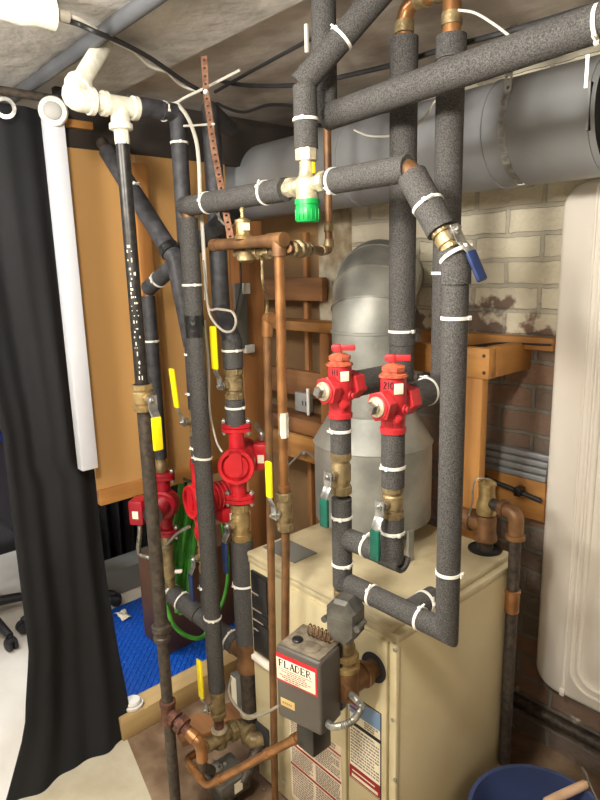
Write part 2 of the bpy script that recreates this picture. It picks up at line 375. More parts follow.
struct('trim_3', MB().box(V3(Xp-.01, .82, on_x(80,129,Xp)[2]), V3(Xp+.012, on_x(92,128,Xp)[1], on_x(80,121,Xp)[2]), .003), 'wood_y')
struct('trim_4', MB().box(V3(-1.97, .78, 0), V3(-1.88, 1.84, .088), .004), 'pale_wood_y')
py0, py1 = on_x(246, 420, -1.9)[1], on_x(269, 420, -1.9)[1]
struct('trim_5', MB().box(V3(-1.98, py0, .088), V3(-1.9, py1, 1.83), .003), 'old_wood_z')
struct('trim_6', MB().box(V3(-4.38, 1.9, .0), V3(-1.98, 1.92, 2.2)), 'back_board')

single('blue_mat', 'blue rubber tread mat on the floor behind the wooden sill', 'mat', MB().box(V3(-2.74, .87, 0), V3(-1.975, 1.86, .012), .003), 'blue_mat', (-2.4, 1.3, 0))

# ------------------------------------------------------------------ boiler
bx0, bx1, by0, by1, bz = -1.405, -.824, 1.022, 1.58, .82
T = Thing('boiler', 'large cream sheet metal boiler under the pipes', 'boiler', ((bx0+bx1)/2, (by0+by1)/2, 0))
T.add('jacket', MB().box(V3(bx0, by0+.006, .03), V3(bx1, by1, bz-.035), .004), 'cream')
T.add('top_panel', MB().box(V3(bx0-.002, by0, bz-.018), V3(bx1-.018, by1-.01, bz), .005).box(V3(bx0-.001, by0+.003, bz-.036), V3(bx1+.001, by1, bz-.017), .003), 'cream_dirty')
T.add('plinth', MB().box(V3(bx0+.02, by0+.03, 0), V3(bx1-.02, by1-.02, .032)), 'black_panel')
xs = lambda x, y, Y=by0: on_y(x, y, Y)[0]
fz = lambda x, y, Y=by0: on_y(x, y, Y)[2]
xl0, xl1 = bx0+.012, xs(270, 600)
T.add('front_panel', MB().box(V3(xs(289, 660), by0-.004, .05), V3(xs(346, 690), by0+.008, bz-.045), .003).box(V3(xs(349, 690), by0-.006, .05), V3(xs(388, 690), by0+.008, bz-.045), .003), 'cream')
T.add('corner_strip', MB().box(V3(xs(391, 690), by0-.008, .04), V3(bx1+.002, by0+.008, bz-.04), .004), 'cream')
cp = T.add('control_recess', MB().box(V3(xl0+.004, by0-.003, fz(262, 655)), V3(xl1, by0+.008, fz(262, 576)), .002), 'black_panel')
za, zb = fz(262, 655), fz(262, 576); hz = zb-za
m = MB()
for f0, f1 in ((.02, .40), (.44, .53), (.57, .97)): m.box(V3(xl0+.010, by0-.007, za+hz*f0), V3(xl1-.008, by0-.002, za+hz*f1), .002)
T.add('switch_plate', m, 'black_panel', cp)
m = MB()
for f, w in ((.75, .5), (.42, .8), (.55, .7), (.3, .4)): m.box(V3(xl0+.012, by0-.0085, za+hz*f), V3(xl0+.012+(xl1-xl0)*.7*w, by0-.0065, za+hz*f+.004))
T.add('printed_marks', m, 'ink_grey', cp)
T.add('recess_lip', MB().box(V3(xl0, by0-.012, za-.028), V3(xl1+.004, by0+.006, za-.012), .002), 'white_plastic')
m = MB()
for x, y in ((395, 650), (395, 780), (393, 720), (264, 790), (283, 782)): q = on_y(x, y, by0-.008); m.lathe(q, -PY, [(.005, -.002), (.005, .002), (.002, .004)], 12)
T.add('screw', m, 'steel')
m = MB().lathe((-1.065, 1.30, bz), UP, [(.05, 0), (.05, .003)], 8)
q = on_z(270, 545, bz)
T.add('top_flap', MB().box(V3(bx0+.015, by0+.05, bz), V3(bx0+.16, by0+.14, bz+.0025)), 'grey_box')
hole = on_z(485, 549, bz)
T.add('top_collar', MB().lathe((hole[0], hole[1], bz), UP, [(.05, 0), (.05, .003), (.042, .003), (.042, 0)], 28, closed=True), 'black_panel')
T.add('hole_shadow_plate', MB().lathe((hole[0], hole[1], bz), UP, [(.043, 0), (.043, .0008)], 28), 'opening_shade')
fh = on_y(374, 667, by0-.006)
T.add('front_hole_shade', MB().lathe((fh[0], by0-.007, fh[2]), -PY, [(.039, 0), (.039, .0015)], 28), 'opening_shade')
ll = on_y(267, 702, by0); lz = .215
T.add('return_hole_shade', MB().box(V3(xs(262, 745)-.03, by0-.003, .13), V3(xs(262, 745)+.035, by0+.006, .235), .02), 'opening_shade')

def label_sheet(T, x0, x1, z0, z1, bands, lines, seed, ym=by0-.006, border=None):
    rnd = random.Random(seed); w = x1-x0; h = z1-z0
    p = T.add('label_sheet', MB().box(V3(x0, ym-.0012, z0), V3(x1, ym, z1)), 'paper_worn' if border is None else border)
    if border: T.add('label_face', MB().box(V3(x0+.003, ym-.0018, z0+.003), V3(x1-.003, ym-.001, z1-.003)), 'paper', p)
    for f0, f1, mt in bands: T.add('printed_band', MB().box(V3(x0+.002, ym-.0024, z0+h*f0), V3(x1-.002, ym-.0016, z0+h*f1)), mt, p)
    for f0, f1, n, c0, c1 in lines:
        m = MB()
        for k in range(n):
            zz = z0+h*(f0+(f1-f0)*(k+.5)/n); th = h*(f1-f0)/n*.22; x = x0+w*c0; xe = x0+w*c1*(1 if rnd.random() < .8 else .85)
            while x < xe-.002:
                l = min(rnd.uniform(.004, .013), xe-x); m.box(V3(x, ym-.0026, zz-th), V3(x+l, ym-.0018, zz+th)); x += l+.0025
        T.add('printed_lines', m, 'ink_grey', p)
    return p
# warning sheet on the front panel (bottom runs under the frame)
x0, x1 = xs(292, 760), xs(343, 770)
zt = fz(318, 728)
label_sheet(T, x0, x1, .08, zt, [(.615, .635, 'ink_red'), (.385, .405, 'ink_red'), (.90, .915, 'ink_red')], [(.66, .88, 10, .04, .46), (.66, .88, 10, .52, .97), (.42, .60, 9, .04, .46), (.42, .60, 9, .52, .97), (.04, .37, 12, .04, .46), (.04, .37, 12, .52, .97), (.93, .99, 2, .05, .9)], 3, by0-.004)
# rating plate on the strip beside it
x0, x1 = xs(351, 740), xs(383, 745)
zt, zb2 = fz(367, 702), fz(367, 787)
h = zt-zb2
p = label_sheet(T, x0, x1, zb2, zt, [(.80, .985, 'ink_blue'), (.66, .70, 'ink'), (.02, .17, 'ink_red')], [(.20, .64, 12, .06, .94), (.71, .79, 3, .5, .95)], 5, by0-.006, 'ink')
m = MB(); ym = by0-.0086
m.box(V3(x0+.010, ym, zb2+h*.04), V3(x1-.010, ym+.001, zb2+h*.075)).box(V3(x0+.012, ym, zb2+h*.11), V3(x1-.02, ym+.001, zb2+h*.125))
for xx in (x0+.008, x1-.008): m.lathe((xx, ym+.001, zb2+h*.12), -PY, [(.0035, 0), (.0035, .0006)], 3, .5)
T.add('warning_marks', m, 'paper', p)
m = MB().box(V3(x0+.006, ym, zb2+h*.90), V3(x0+.03, ym+.001, zb2+h*.93)).box(V3(x0+.006, ym, zb2+h*.85), V3(x0+.035, ym+.001, zb2+h*.875)); T.add('logo_bars', m, 'ink_red', p)

# ------------------------------------------------------------------ flue and duct
fx, fy = -1.235, 1.40
zel = row(fx, fy, 332); rf = .122
fd = unit(V3(on_y(393, 275, Wy)[0]-fx, Wy-fy, 0))
hz0, hz1, hz2 = row(fx, fy, 512), row(fx, fy, 440), row(fx, fy, 410)
T = Thing('flue', 'galvanized steel flue pipe with draft hood rising from the boiler', 'flue', (fx, fy, bz))
T.add('outlet_collar', MB().lathe((fx, fy, bz), UP, [(.115, 0), (.115, hz0-bz+.01)], 40), 'galv')
T.add('draft_hood', MB().lathe((fx, fy, 0), UP, [(.178, hz0), (.182, hz0), (.182, hz1), (.186, hz1+.003), (.182, hz1+.008), (rf+.006, hz2), (rf, hz2+.002)], 48), 'galv')
for q in ((407, 516, 561),):
    g0 = on_z(q[0]+3, q[2], bz+.0); T.add('hood_leg', MB().box(V3(g0[0]-.004, g0[1]-.012, bz), V3(g0[0]+.004, g0[1]+.012, hz0+.03)), 'galv')
T.add('pipe_section', MB().lathe((fx, fy, 0), UP, [(rf, hz2-.01), (rf, zel), (rf+.004, zel+.002), (rf+.004, zel+.008), (rf-.002, zel+.010)], 48), 'galv')
m = MB(); R = .145; gp = []
for k in range(5): a = math.radians(90*k/4); gp.append(V3(fx, fy, zel+.008+R*math.sin(a))+fd*R*(1-math.cos(a)))
pts = [V3(fx, fy, zel-.01)]+[gp[0]]+gp[1:4]+[gp[4]]+[gp[4]+fd*.05]
T.add('elbow', MB().tube(pts, rf, 40), 'galv', sharp=14)
for k in (1, 2, 3):
    t = unit(gp[k+1]-gp[k-1]); T.add('elbow_seam', MB().lathe(gp[k], t, [(rf-.004, -.004), (rf+.0045, -.002), (rf+.0045, .002), (rf-.004, .004)], 40, closed=True), 'galv_seam' if k < 2 else 'galv')
zh = gp[4][2]
T.add('wall_section', MB().tube([gp[4]+fd*.03, gp[4]+fd*((Wy+.04-gp[4][1])/fd[1])], rf-.004, 40), 'galv')
T.add('wall_collar', MB().lathe(gp[4]+fd*((Wy-.03-gp[4][1])/fd[1]), -fd, [(rf+.012, 0), (rf+.012, .006), (rf-.006, .012), (rf-.006, 0)], 40, closed=True), 'galv')
T.add('screw', MB().lathe(on_y(374, 343, fy-rf*.7), -PY, [(.004, 0), (.004, .003)], 10).lathe((fx+rf*.72, fy-rf*.68, zel-.03), unit(V3(.7, -.7, 0)), [(.005, -.002), (.005, .004)], 10), 'steel')

dy, dz, dr = 1.60, 1.985, .135
xe = -.645
T = Thing('air_duct', 'big round grey duct running along the back wall under the ceiling', 'duct', (-1.4, dy, dz-dr))
m = MB().tube([V3(-2.6, dy, dz), V3(xe, dy, dz)], dr, 48, caps=False); T.add('duct_body', m, 'duct')
for xx in (xs(508, 120, dy), -1.45, xe-.02): 
    T.add('joint_ring', MB().lathe((xx, dy, dz), PX, [(dr-.003, -.006), (dr+.003, -.004), (dr+.003, .004), (dr-.003, .006)], 48, closed=True), 'duct')
T.add('end_recess_shade', MB().lathe((xe, dy, dz), PX, [(dr-.002, -.06), (dr-.002, -.058)], 48), 'opening_shade')
T.add('end_recess_shade', MB().lathe((-2.6, dy, dz), PX, [(dr-.002, .01), (dr-.002, .012)], 48), 'opening_shade')
for z in range(2): T.add('rivet_strip', MB().box(V3(xe-.016, dy-dr-.004+.002*z, dz-.05+.0*z), V3(xe-.010, dy-dr+.012, dz+.05)), 'duct')

def holed_strip(pts, w, wdir, n, hole=.0038, th=.0015):
    """a flat strap along pts with a row of real round holes"""
    m = MB(); pts = [np.asarray(p, float) for p in pts]; L = [np.linalg.norm(pts[i+1]-pts[i]) for i in range(len(pts)-1)]; tot = sum(L)
    def at(s):
        for i, l in enumerate(L):
            if s <= l or i == len(L)-1: return pts[i]+(pts[i+1]-pts[i])*(s/l), unit(pts[i+1]-pts[i])
            s -= l
    seg = tot/n
    for k in range(n):
        c, t = at((k+.5)*seg); sd = unit(wdir-t*(wdir@t)); nn = unit(np.cross(sd, t)); o = []; i_ = []
        h = seg/2*1.02
        for j in range(8):
            th_ = math.pi/4*j; x, y = math.cos(th_), math.sin(th_); s = max(abs(x), abs(y))
            o.append(c+sd*(x/s*w/2)+t*(y/s*h)); i_.append(c+sd*x*hole+t*y*hole)
        vs = [q+nn*th for q in o]+[q+nn*th for q in i_]+o+i_; fs = []
        for j in range(8):
            j2 = (j+1) % 8; fs += [(j, j2, 8+j2, 8+j), (16+j2, 16+j, 24+j, 24+j2), (8+j, 8+j2, 24+j2, 24+j), (j2, j, 16+j, 16+j2)]
        m.faces(vs, fs)
    return m
xst = xs(502, 110, dy-dr)
ang = [math.radians(a) for a in range(40, 300, 20)]
loop = [V3(xst, dy-.10, 2.215), V3(xst, dy-dr*math.cos(.6)-.002, dz+dr*math.sin(.6)+.004)]+[V3(xst, dy-(dr+.002)*math.cos(a), dz+(dr+.002)*math.sin(a)) for a in np.radians(np.arange(20, -181, -20))]
T = Thing('hanger_strap', 'pale perforated metal strap holding up the grey duct', 'strap', (xst, dy, dz-dr), 'perforated hanger straps')
T.add('strap', holed_strip(loop, .020, PX, 30, .0045), 'steel')

# ================================================================== PIPEWORK IN THE PLANE IN FRONT OF THE BOILER
Yp = .92; r = .0235
XD, XK, XL, XG = -1.458, -.903, -.758, -.622
XM = on_y(307, 185, Yp)[0]
zT = on_y(300, 187, Yp)[2]                                          # height of the long top run
zr = lambda X, y, Y=Yp: row(X, Y, y)
# long front pipe at the left: top run and drop
T = Thing('insulated_pipe', 'black foam insulated pipe from the mixing valve along and down in front of the pumps', 'pipe', (XD, Yp, zr(XD, 689)), G_INS)
zDb = zr(XD, 689)
foam(T, [V3(XD-.012, Yp, zT), V3(XM-.068, Yp, zT)], .0255)
foam(T, [V3(XD, Yp, zT-.030), V3(XD, Yp, zDb)], .0255)
T.add('pipe_elbow', MB().tube(fillet([V3(XD+.05, Yp, zT), V3(XD+.001, Yp, zT), V3(XD, Yp, zT-.06)], .03), .017, 16), 'copper_dull')
for x in (207, 266): tie(T, V3(on_y(x, 192, Yp)[0], Yp, zT), PX, .0255, tilt=.15 if x < 220 else 0)
for y, tl in ((285, .0), (457, .12), (617, .05)): tie(T, V3(XD, Yp, zr(XD, y)), UP, .0255, tilt=tl)
T.add('tape_wrap', MB().lathe((XD, Yp, zr(XD, 326)), UP, [(.024, -.03), (.0268, -.03), (.0272, .0), (.0268, .03), (.024, .03)], 24, closed=True), 'tape')
# lower end of that pipe: valve, tee
zv0, zv1 = zr(XD, 717), zr(XD, 690)
ball_valve('brass ball valve with upright yellow lever at the foot of the front pipe', V3(XD, Yp, (zv0+zv1)/2), UP, .024, zv1-zv0, -PY, UP, 'yellow', 'brass_old', .175, .35, .012, .02, w=.024)
zt = .195
T = Thing('pipe_tee', 'old brass tee under the front pipe with green corroded union', 'pipe fitting', (XD, Yp, zt-.03), 'bare pipe fittings')
T.add('tee_body', MB().tube([V3(XD, Yp, zt-.028), V3(XD, Yp, zt+.034)], .022).tube([V3(XD, Yp-.05, zt), V3(XD, Yp+.045, zt)], .021), 'brass_old')
T.add('riser', MB().cyl(V3(XD, Yp, zt+.03), V3(XD, Yp, zv0), .0155), 'rust_iron')
T.add('collar', MB().lathe(V3(XD, Yp, zt+.034), UP, [(.02, -.006), (.026, -.004), (.026, .004), (.02, .006)], 20), 'nickel')
XE, YE, rE = -1.440, 1.030, .036
u = MB().hexn(V3(XD, Yp+.035, zt), PY, .033, 0, .022, 8).hexn(V3(XD, Yp+.06, zt), PY, .029, 0, .012, 8); T.add('union_nut', u, 'brass_old')
T.add('run', MB().cyl(V3(XD, Yp+.03, zt), V3(XD, YE, zt), .020), 'brass_old')

# mixing valve with the green cap
T = Thing('mixing_valve', 'nickel brass mixing valve with bright green cap hanging in the top pipe run', 'valve', (XM, Yp, zr(XM, 222)), None)
zc0, zc1 = zr(XM, 222), zr(XM, 200); ztop = zr(XM, 149)
b = MB().lathe((XM, Yp, 0), UP, [(.023, zc1-.002), (.024, zc1+.002), (.0235, zT+.012), (.017, zT+.02), (.0165, zT+.026), (.015, zT+.03), (.015, ztop-.02)], 28)
b.tube([V3(XM-.045, Yp, zT+.002), V3(XM+.045, Yp, zT+.002)], .0145)
b.lathe((XM, Yp, zT), -PX, [(.014, .03), (.021, .032), (.021, .036), (.015, .038)], 20); T.add('body', b, 'nickel')
n = MB().hexn((XM, Yp, ztop-.024), UP, .0235, 0, .026, 8); T.add('union_nut', n, 'nickel')
for sg in (-1, 1):
    n = MB().hexn((XM+sg*.04, Yp, zT+.002), PX*sg, .021, 0, .018, 8).cyl((XM+sg*.055, Yp, zT), (XM+sg*.075, Yp, zT), .0145); T.add('union_nut', n, 'nickel')
c = MB().lathe((XM, Yp, 0), UP, [(.0225, zc0), (.0245, zc0+.003), (.0255, zc1-.014), (.0245, zc1-.0125), (.0245, zc1-.0105), (.0265, zc1-.0095), (.0265, zc1+.001), (.020, zc1+.002)], 32)
for k in range(16):
    a = k*math.pi/8; d = V3(math.cos(a), math.sin(a), 0); c.obox(V3(XM, Yp, (zc0+zc1-.015)/2)+d*.0253, d, UP, np.cross(d, UP), .002, (zc1-zc0)*.5, .0035, .0008)
T.add('cap', c, 'green_cap')
T.add('tag', MB().box(V3(XM+.020, Yp-.004, ztop-.05), V3(XM+.024, Yp+.003, ztop-.028), .001), 'yellow')

# pipe rising from the mixing valve and slanting off to the ceiling
zF = zr(XM, 86)
pe = on_z(378, -4, 2.165)
T = Thing('insulated_pipe', 'foam insulated pipe rising from the mixing valve then slanting up right to the ceiling', 'pipe', (XM, Yp, ztop), G_INS)
foam(T, [V3(XM, Yp, ztop), V3(XM, Yp, zF)], .0245)
d = unit(pe-V3(XM, Yp, zF+.01))
foam(T, [V3(XM, Yp, zF+.01)-d*.012, pe+d*((2.215-pe[2])/d[2])], .0255)
T.add('pipe_elbow', MB().tube(fillet([V3(XM, Yp, zF-.05), V3(XM, Yp, zF+.008), V3(XM, Yp, zF+.01)+d*.06], .02), .018, 16), 'copper_dull')
tie(T, V3(XM, Yp, zr(XM, 120)), UP, .0245); tie(T, V3(XM, Yp, zF+.01)+d*.105, d, .0255)

# right hand run: from mixing valve to the slanted valve and the tall pipe
pA = on_y(408, 171, Yp); pA[2] = zT
pB = V3(XG, Yp, zr(XG, 262)); pC = on_y(427, 210, Yp)
T = Thing('insulated_pipe', 'short foam insulated run right of the mixing valve ending in a slanted piece', 'pipe', (XM+.07, Yp, zT), G_INS)
foam(T, [V3(XM+.068, Yp, zT), V3(pA[0]+.002, Yp, zT)], .0245)
dd = unit(V3(pB[0]+.004, Yp, pB[2])-pA); p1 = pA+dd*.016; p2 = pA+dd*.134
foam(T, [p1, p2], .0265)
T.add('pipe_elbow', MB().tube(fillet([V3(pA[0]-.05, Yp, zT), pA+V3(.004, 0, .002), pA+dd*.05], .025), .0185, 16), 'copper_dull')
tie(T, V3(on_y(334, 180, Yp)[0], Yp, zT), PX, .0245, ang=.8); tie(T, pA+dd*.080, dd, .0265)
pv = pA+dd*.154
gdir = unit(PX*.55-PY*.45-UP*.55)
ball_valve('brass ball valve with dark blue lever between two slanted foam sleeves', pv, dd, .0205, .042, unit(PX*.8-PY*.3+UP*.5), unit(V3(.40, .12, -.91)), 'blue_grip', 'brass_old', .092, .2, .010, .010, w=.020)
T = Thing('insulated_pipe', 'tall foam insulated pipe down the right side ending in a mitred bottom corner', 'pipe', (XG, Yp, .85), G_INS)
zGb = on_y(450, 633, Yp)[2]
q0 = pA+dd*.174
foam(T, [q0, V3(XG, Yp, zr(XG, 270)), V3(XG, Yp, zr(XG, 284))], .0255)
tie(T, q0+dd*.012, dd, .0265)
foam(T, [V3(XG, Yp, zr(XG, 276)), V3(XG, Yp, zGb), V3(XK+.021, Yp, zGb)], .0225)
for y in (318, 572): tie(T, V3(XG, Yp, zr(XG, y)), UP, .0225, ang=1.4)
for x in (373, 421): tie(T, V3(on_y(x, 600, Yp)[0], Yp, zGb), PX, .0225)
xb = on_y(408, 610, Yp)[0]
foam(T, [V3(xb, Yp+.012, zGb+.002), V3(xb, Yp+.085, zGb+.002)], .0225); tie(T, V3(xb, Yp+.055, zGb+.002), PY, .0225, ang=.6)
# left boiler riser (K) and right boiler riser (L)
zk = {k: zr(XK, k) for k in (345, 357, 366, 417, 434, 455, 488, 498, 500, 530, 562, 592)}
T = Thing('insulated_pipe', 'foam insulated riser under the left red valve down to the grey octagonal switch', 'pipe', (XK, Yp, zGb), G_INS)
foam(T, [V3(XK, Yp, zk[417]+.004), V3(XK, Yp, zr(XK, 452))], .0225); tie(T, V3(XK, Yp, zr(XK, 430)), UP, .0225)
foam(T, [V3(XK, Yp, zr(XK, 498)), V3(XK, Yp, zGb-.012)], .0225)
tie(T, V3(XK, Yp, zr(XK, 516)), UP, .0225); tie(T, V3(XK, Yp, zr(XK, 563)), UP, .0225)
zb = on_y(351, 540, Yp)[2]
foam(T, [V3(XK+.02, Yp, zb), V3(XL-.022, Yp, zb), ], .0235); tie(T, V3(on_y(366, 550, Yp)[0]+.004, Yp, zb), PX, .0235)
zv = (zr(XK, 453)+zr(XK, 492))/2
ball_valve('brass ball valve with green lever under the left red valve', V3(XK, Yp, zv), UP, .0225, zr(XK, 453)-zr(XK, 492)+.008, -PY, -UP, 'green_grip', 'brass_old', .105, .3, .012, .018, w=.024)
T = Thing('insulated_pipe', 'foam insulated riser under the right red valve with loose cut foam at its foot', 'pipe', (XL, Yp, zb-.03), G_INS)
foam(T, [V3(XL, Yp, zr(XL, 430)), V3(XL, Yp, zr(XL, 486))], .0235); tie(T, V3(XL, Yp, zr(XL, 466)), UP, .0235)
foam(T, [V3(XL, Yp, zr(XL, 517)), V3(XL, Yp, zb-.008)], .0235); tie(T, V3(XL, Yp, zr(XL, 531)), UP, .0235, ang=.5)
# the open half shell of foam hanging under the elbow
m = MB(); vs = []; fs = []; N_ = 14
for i, (xx, ro) in enumerate(((XL-.025, .0245), (XL+.028, .0245))):
    for rr in (ro, ro-.008):
        for j in range(N_+1):
            a = math.pi*(1.0+.0*i)+math.pi*j/N_; vs.append(V3(xx, Yp+rr*math.cos(a), zb+rr*math.sin(a)))
n1 = N_+1
for j in range(N_): fs += [(j, j+1, 2*n1+j+1, 2*n1+j), (n1+j+1, n1+j, 3*n1+j, 3*n1+j+1), (j+1, j, n1+j, n1+j+1), (2*n1+j, 2*n1+j+1, 3*n1+j+1, 3*n1+j)]
fs += [(0, 2*n1, 3*n1, n1), (N_, n1+N_, 3*n1+N_, 2*n1+N_)]
T.add('split_sleeve', m.faces(vs, fs), 'foam')
zv = (zr(XL, 486)+zr(XL, 516))/2
ball_valve('brass ball valve with green lever under the right red valve', V3(XL, Yp, zv), UP, .0225, zr(XL, 486)-zr(XL, 516)+.006, -PY, -UP, 'green_grip', 'brass_old', .105, .3, .012, .018, w=.024)

# ------------------------------------------------------------------ red flow control valves
def red_valve(label, X, y_top, y_bot, y_axis, marks, tag_y):
    z1, z0, za = zr(X, y_top), zr(X, y_bot), zr(X, y_axis); h = z1-z0
    T = Thing('flow_control_valve', label, 'valve', (X, Yp, z0), 'red flow control valves')
    b = MB().lathe((X, Yp, 0), UP, [(.022, z0), (.026, z0+.002), (.026, z0+.012), (.0235, z0+.014), (.026, za-.01), (.0265, za+.012), (.025, za+.03), (.025, z0+h*.72), (.023, z0+h*.735)], 28)
    b.tube([V3(X, Yp-.034, za), V3(X, Yp+.042, za)], [.023, .023], 20)
    T.add('body', b, 'red_valve')
    T.add('hex_port', MB().hexn((X, Yp-.024, za), -PY, .031, 0, .022).lathe((X, Yp-.046, za), -PY, [(.0245, 0), (.0245, .002)], 24), 'red_valve')
    T.add('hex_port', MB().hexn((X, Yp+.024, za+.002), PY, .031, 0, .03), 'red_valve')
    pl = T.add('plug_ring', MB().lathe((X, Yp-.048, za), -PY, [(.020, 0), (.020, .004), (.013, .006), (.012, .010)], 20), 'nickel')
    T.add('plug', MB().lathe((X, Yp-.054, za), -PY, [(.0125, 0), (.0125, .014), (.011, .016)], 4, .4), 'steel', pl)
    bo = MB().lathe((X, Yp, z0), UP, [(.027, h*.725), (.027, h*.765), (.021, h*.775), (.021, h*.80), (.0235, h*.805), (.0235, h*.86), (.012, h*.89), (.007, h*.90)], 8, .2).lathe((X, Yp, z0), UP, [(.0285, h*.73), (.0285, h*.75)], 24)
    T.add('bonnet', bo, 'rust_orange')
    T.add('stem', MB().cyl((X, Yp, z0+h*.88), (X, Yp, z0+h*.97), .0055), 'brass_old')
    hd = unit(V3(.75, .55, 0)); c = V3(X, Yp, z0+h*.965)+hd*.008
    T.add('tee_handle', MB().obox(c, hd, np.cross(UP, hd), UP, .05, .007, .012, .002).obox(c-hd*.012-UP*.001, hd, np.cross(UP, hd), UP, .014, .014, .016, .002), 'red_valve')
    toc = unit((EYE-V3(X, Yp, 0))*V3(1, 1, 0)); sd = np.cross(UP, toc)
    q = V3(X, Yp, z0+h*.60); dn = unit(toc+sd*.42); sn = np.cross(UP, dn)
    T.add('tag_plate', MB().obox(q+dn*.0262, dn, UP, sn, .002, .021, .019, .001), 'paper')
    for (k, w, zf) in ((.15, .0, .22), (1.05, .0, .33)):
        dn2 = unit(toc*.6+sd*k); T.add('lug_bolt', MB().lathe(V3(X, Yp, z0+h*zf), dn2, [(.010, .018), (.010, .029), (.006, .0295), (.006, .034), (.004, .0345)], 16), 'red_valve')
    m = MB()                                                       # felt pen marks on the body
    def stroke(p):
        pts = []
        for a, b2 in p:
            th = a/.0255; dv = unit(toc*math.cos(th)+sd*math.sin(th)); pts.append(V3(X, Yp, z0+h*.5+b2)+dv*.0262)
        m.tube(pts, .0009, 6)
    for p in marks: stroke(p)
    T.add('pen_marks', m, 'ink')
    return za
N1 = [[(-.014, .012), (-.014, -.004), (-.004, .012), (-.004, -.004)]]
sh = lambda P, dx, dz, s=1: [[(a*s+dx, b*s+dz) for a, b in p] for p in P]
dg2 = [[(0, .010), (.003, .013), (.006, .010), (.0, 0), (.007, 0)]]; dg1 = [[(0, .013), (0, 0)]]; dg0 = [[(.0, .006), (.002, .012), (.005, .012), (.007, .006), (.005, 0), (.002, 0), (0, .006)]]
lA = [[(0, 0), (.004, .013), (.008, 0)], [(.002, .005), (.006, .005)]]; lH = [[(0, 0), (0, .013)], [(.006, 0), (.006, .013)], [(0, .006), (.006, .006)]]
zaK = red_valve('left red flow control valve with tee handle and hex side plug', XK, 345, 418, 388, sh(lH, -.017, .018)+sh(dg1, -.006, .018)+sh(N1, -.002, -.004, .8), 0)
zaL = red_valve('right red flow control valve with tee handle, nearest the tall pipe', XL, 355, 433, 403, sh(dg2, -.020, .016)+sh(dg1, -.0095, .016)+sh(dg0, -.006, .016)+sh(N1, -.002, -.006, .8), 0)

# big risers behind the red valves
YH = 1.125; rH = .029
def riser(label, X, za, top, cut, ties, Xt=None):
    T = Thing('insulated_pipe', label, 'pipe', (X, YH, za-.03), G_INS)
    foam(T, [V3(X if Xt is None else Xt, Yp+.05, za+.002), V3(X, YH, za+.002), V3(X, YH, cut)], .0285)
    foam(T, [V3(X, YH, cut+.001), V3(X, YH, top)], rH+.001)
    return T
XH1, XH2 = XK, on_y(445, 320, YH)[0]
t1, t2 = row(XH1, YH, 38), row(XH2, YH, 36)
T = riser('foam insulated riser feeding the left red valve from the copper elbow at the ceiling', XH1, zaK, t1, row(XH1, YH, 345), ())
tie(T, V3(XH1, YH, row(XH1, YH, 331)), UP, rH, ang=.9)
T = riser('foam insulated riser feeding the right red valve from the ceiling copper tee', XH2, zaL, t2, row(XH2, YH, 60), (), XL)
tie(T, V3(XH2, YH, row(XH2, YH, 273)), UP, rH); tie(T, V3((XH2+XL)/2, Yp+.125, zaL+.002), PY, .0285, ang=-1.3)
# copper header over them
zc = (t1+t2)/2+.075
zc = min(zc, 2.19)
T = Thing('copper_pipe', 'tarnished copper elbow and tee joining two tall foam risers at the ceiling', 'pipe', (XH1, YH, t1), G_COP)
T.add('elbow', MB().tube(fillet([V3(XH1, YH, t1-.04), V3(XH1, YH, zc), V3(XH2, YH, zc)], .035), .017, 18), 'copper')
T.add('drop', MB().cyl(V3(XH2, YH, t2-.04), V3(XH2, YH, 2.24), .018), 'copper')
for p, ax in ((V3(XH1, YH, t1+.02), UP), (V3(XH1+.045, YH, zc), PX), (V3(XH2-.03, YH, zc), PX), (V3(XH2, YH, t2+.03), UP)):
    T.add('solder_collar', MB().lathe(p, ax, [(.018, -.012), (.0205, -.011), (.0205, .011), (.018, .012)], 20), 'brass_old')

# the big slanting pipe across the top and the drop it comes from
YI = 1.0; XJ = on_y(325, 100, YI)[0]
pI0 = on_y(324, 118, YI); zI = pI0[2]; pI1 = on_y(640, 8, YI)
T = Thing('insulated_pipe', 'thick foam insulated pipe crossing the top right toward the frame edge', 'pipe', (pI0[0], YI, zI), G_INS)
sI = (pI1-pI0)/(pI1[0]-pI0[0])
foam(T, [pI0+PX*.012, pI0+sI*(1.59-pI0[0])], .0275)
dI = unit(sI); qI = on_y(601, 24, YI); tie(T, qI, dI, .0275)
qt = on_y(588, 55, YI-.02); T.add('tie_tail', MB().obox(qt-UP*.022, UP, PX, PY, .045, .005, .002), 'tie')
T = Thing('insulated_pipe', 'foam insulated drop from the ceiling just behind the mixing valve riser', 'pipe', (XJ, YI, zI), G_INS)
foam(T, [V3(XJ, YI, 2.22), V3(XJ, YI, zI-.015)], .0262)
tp = V3(on_y(311, 35, YI)[0], YI-.012, row(XJ, YI, 34)); T.add('pale_strip', MB().box(tp-V3(.005, .004, .028), tp+V3(.003, .004, .028), .002), 'white_cable')

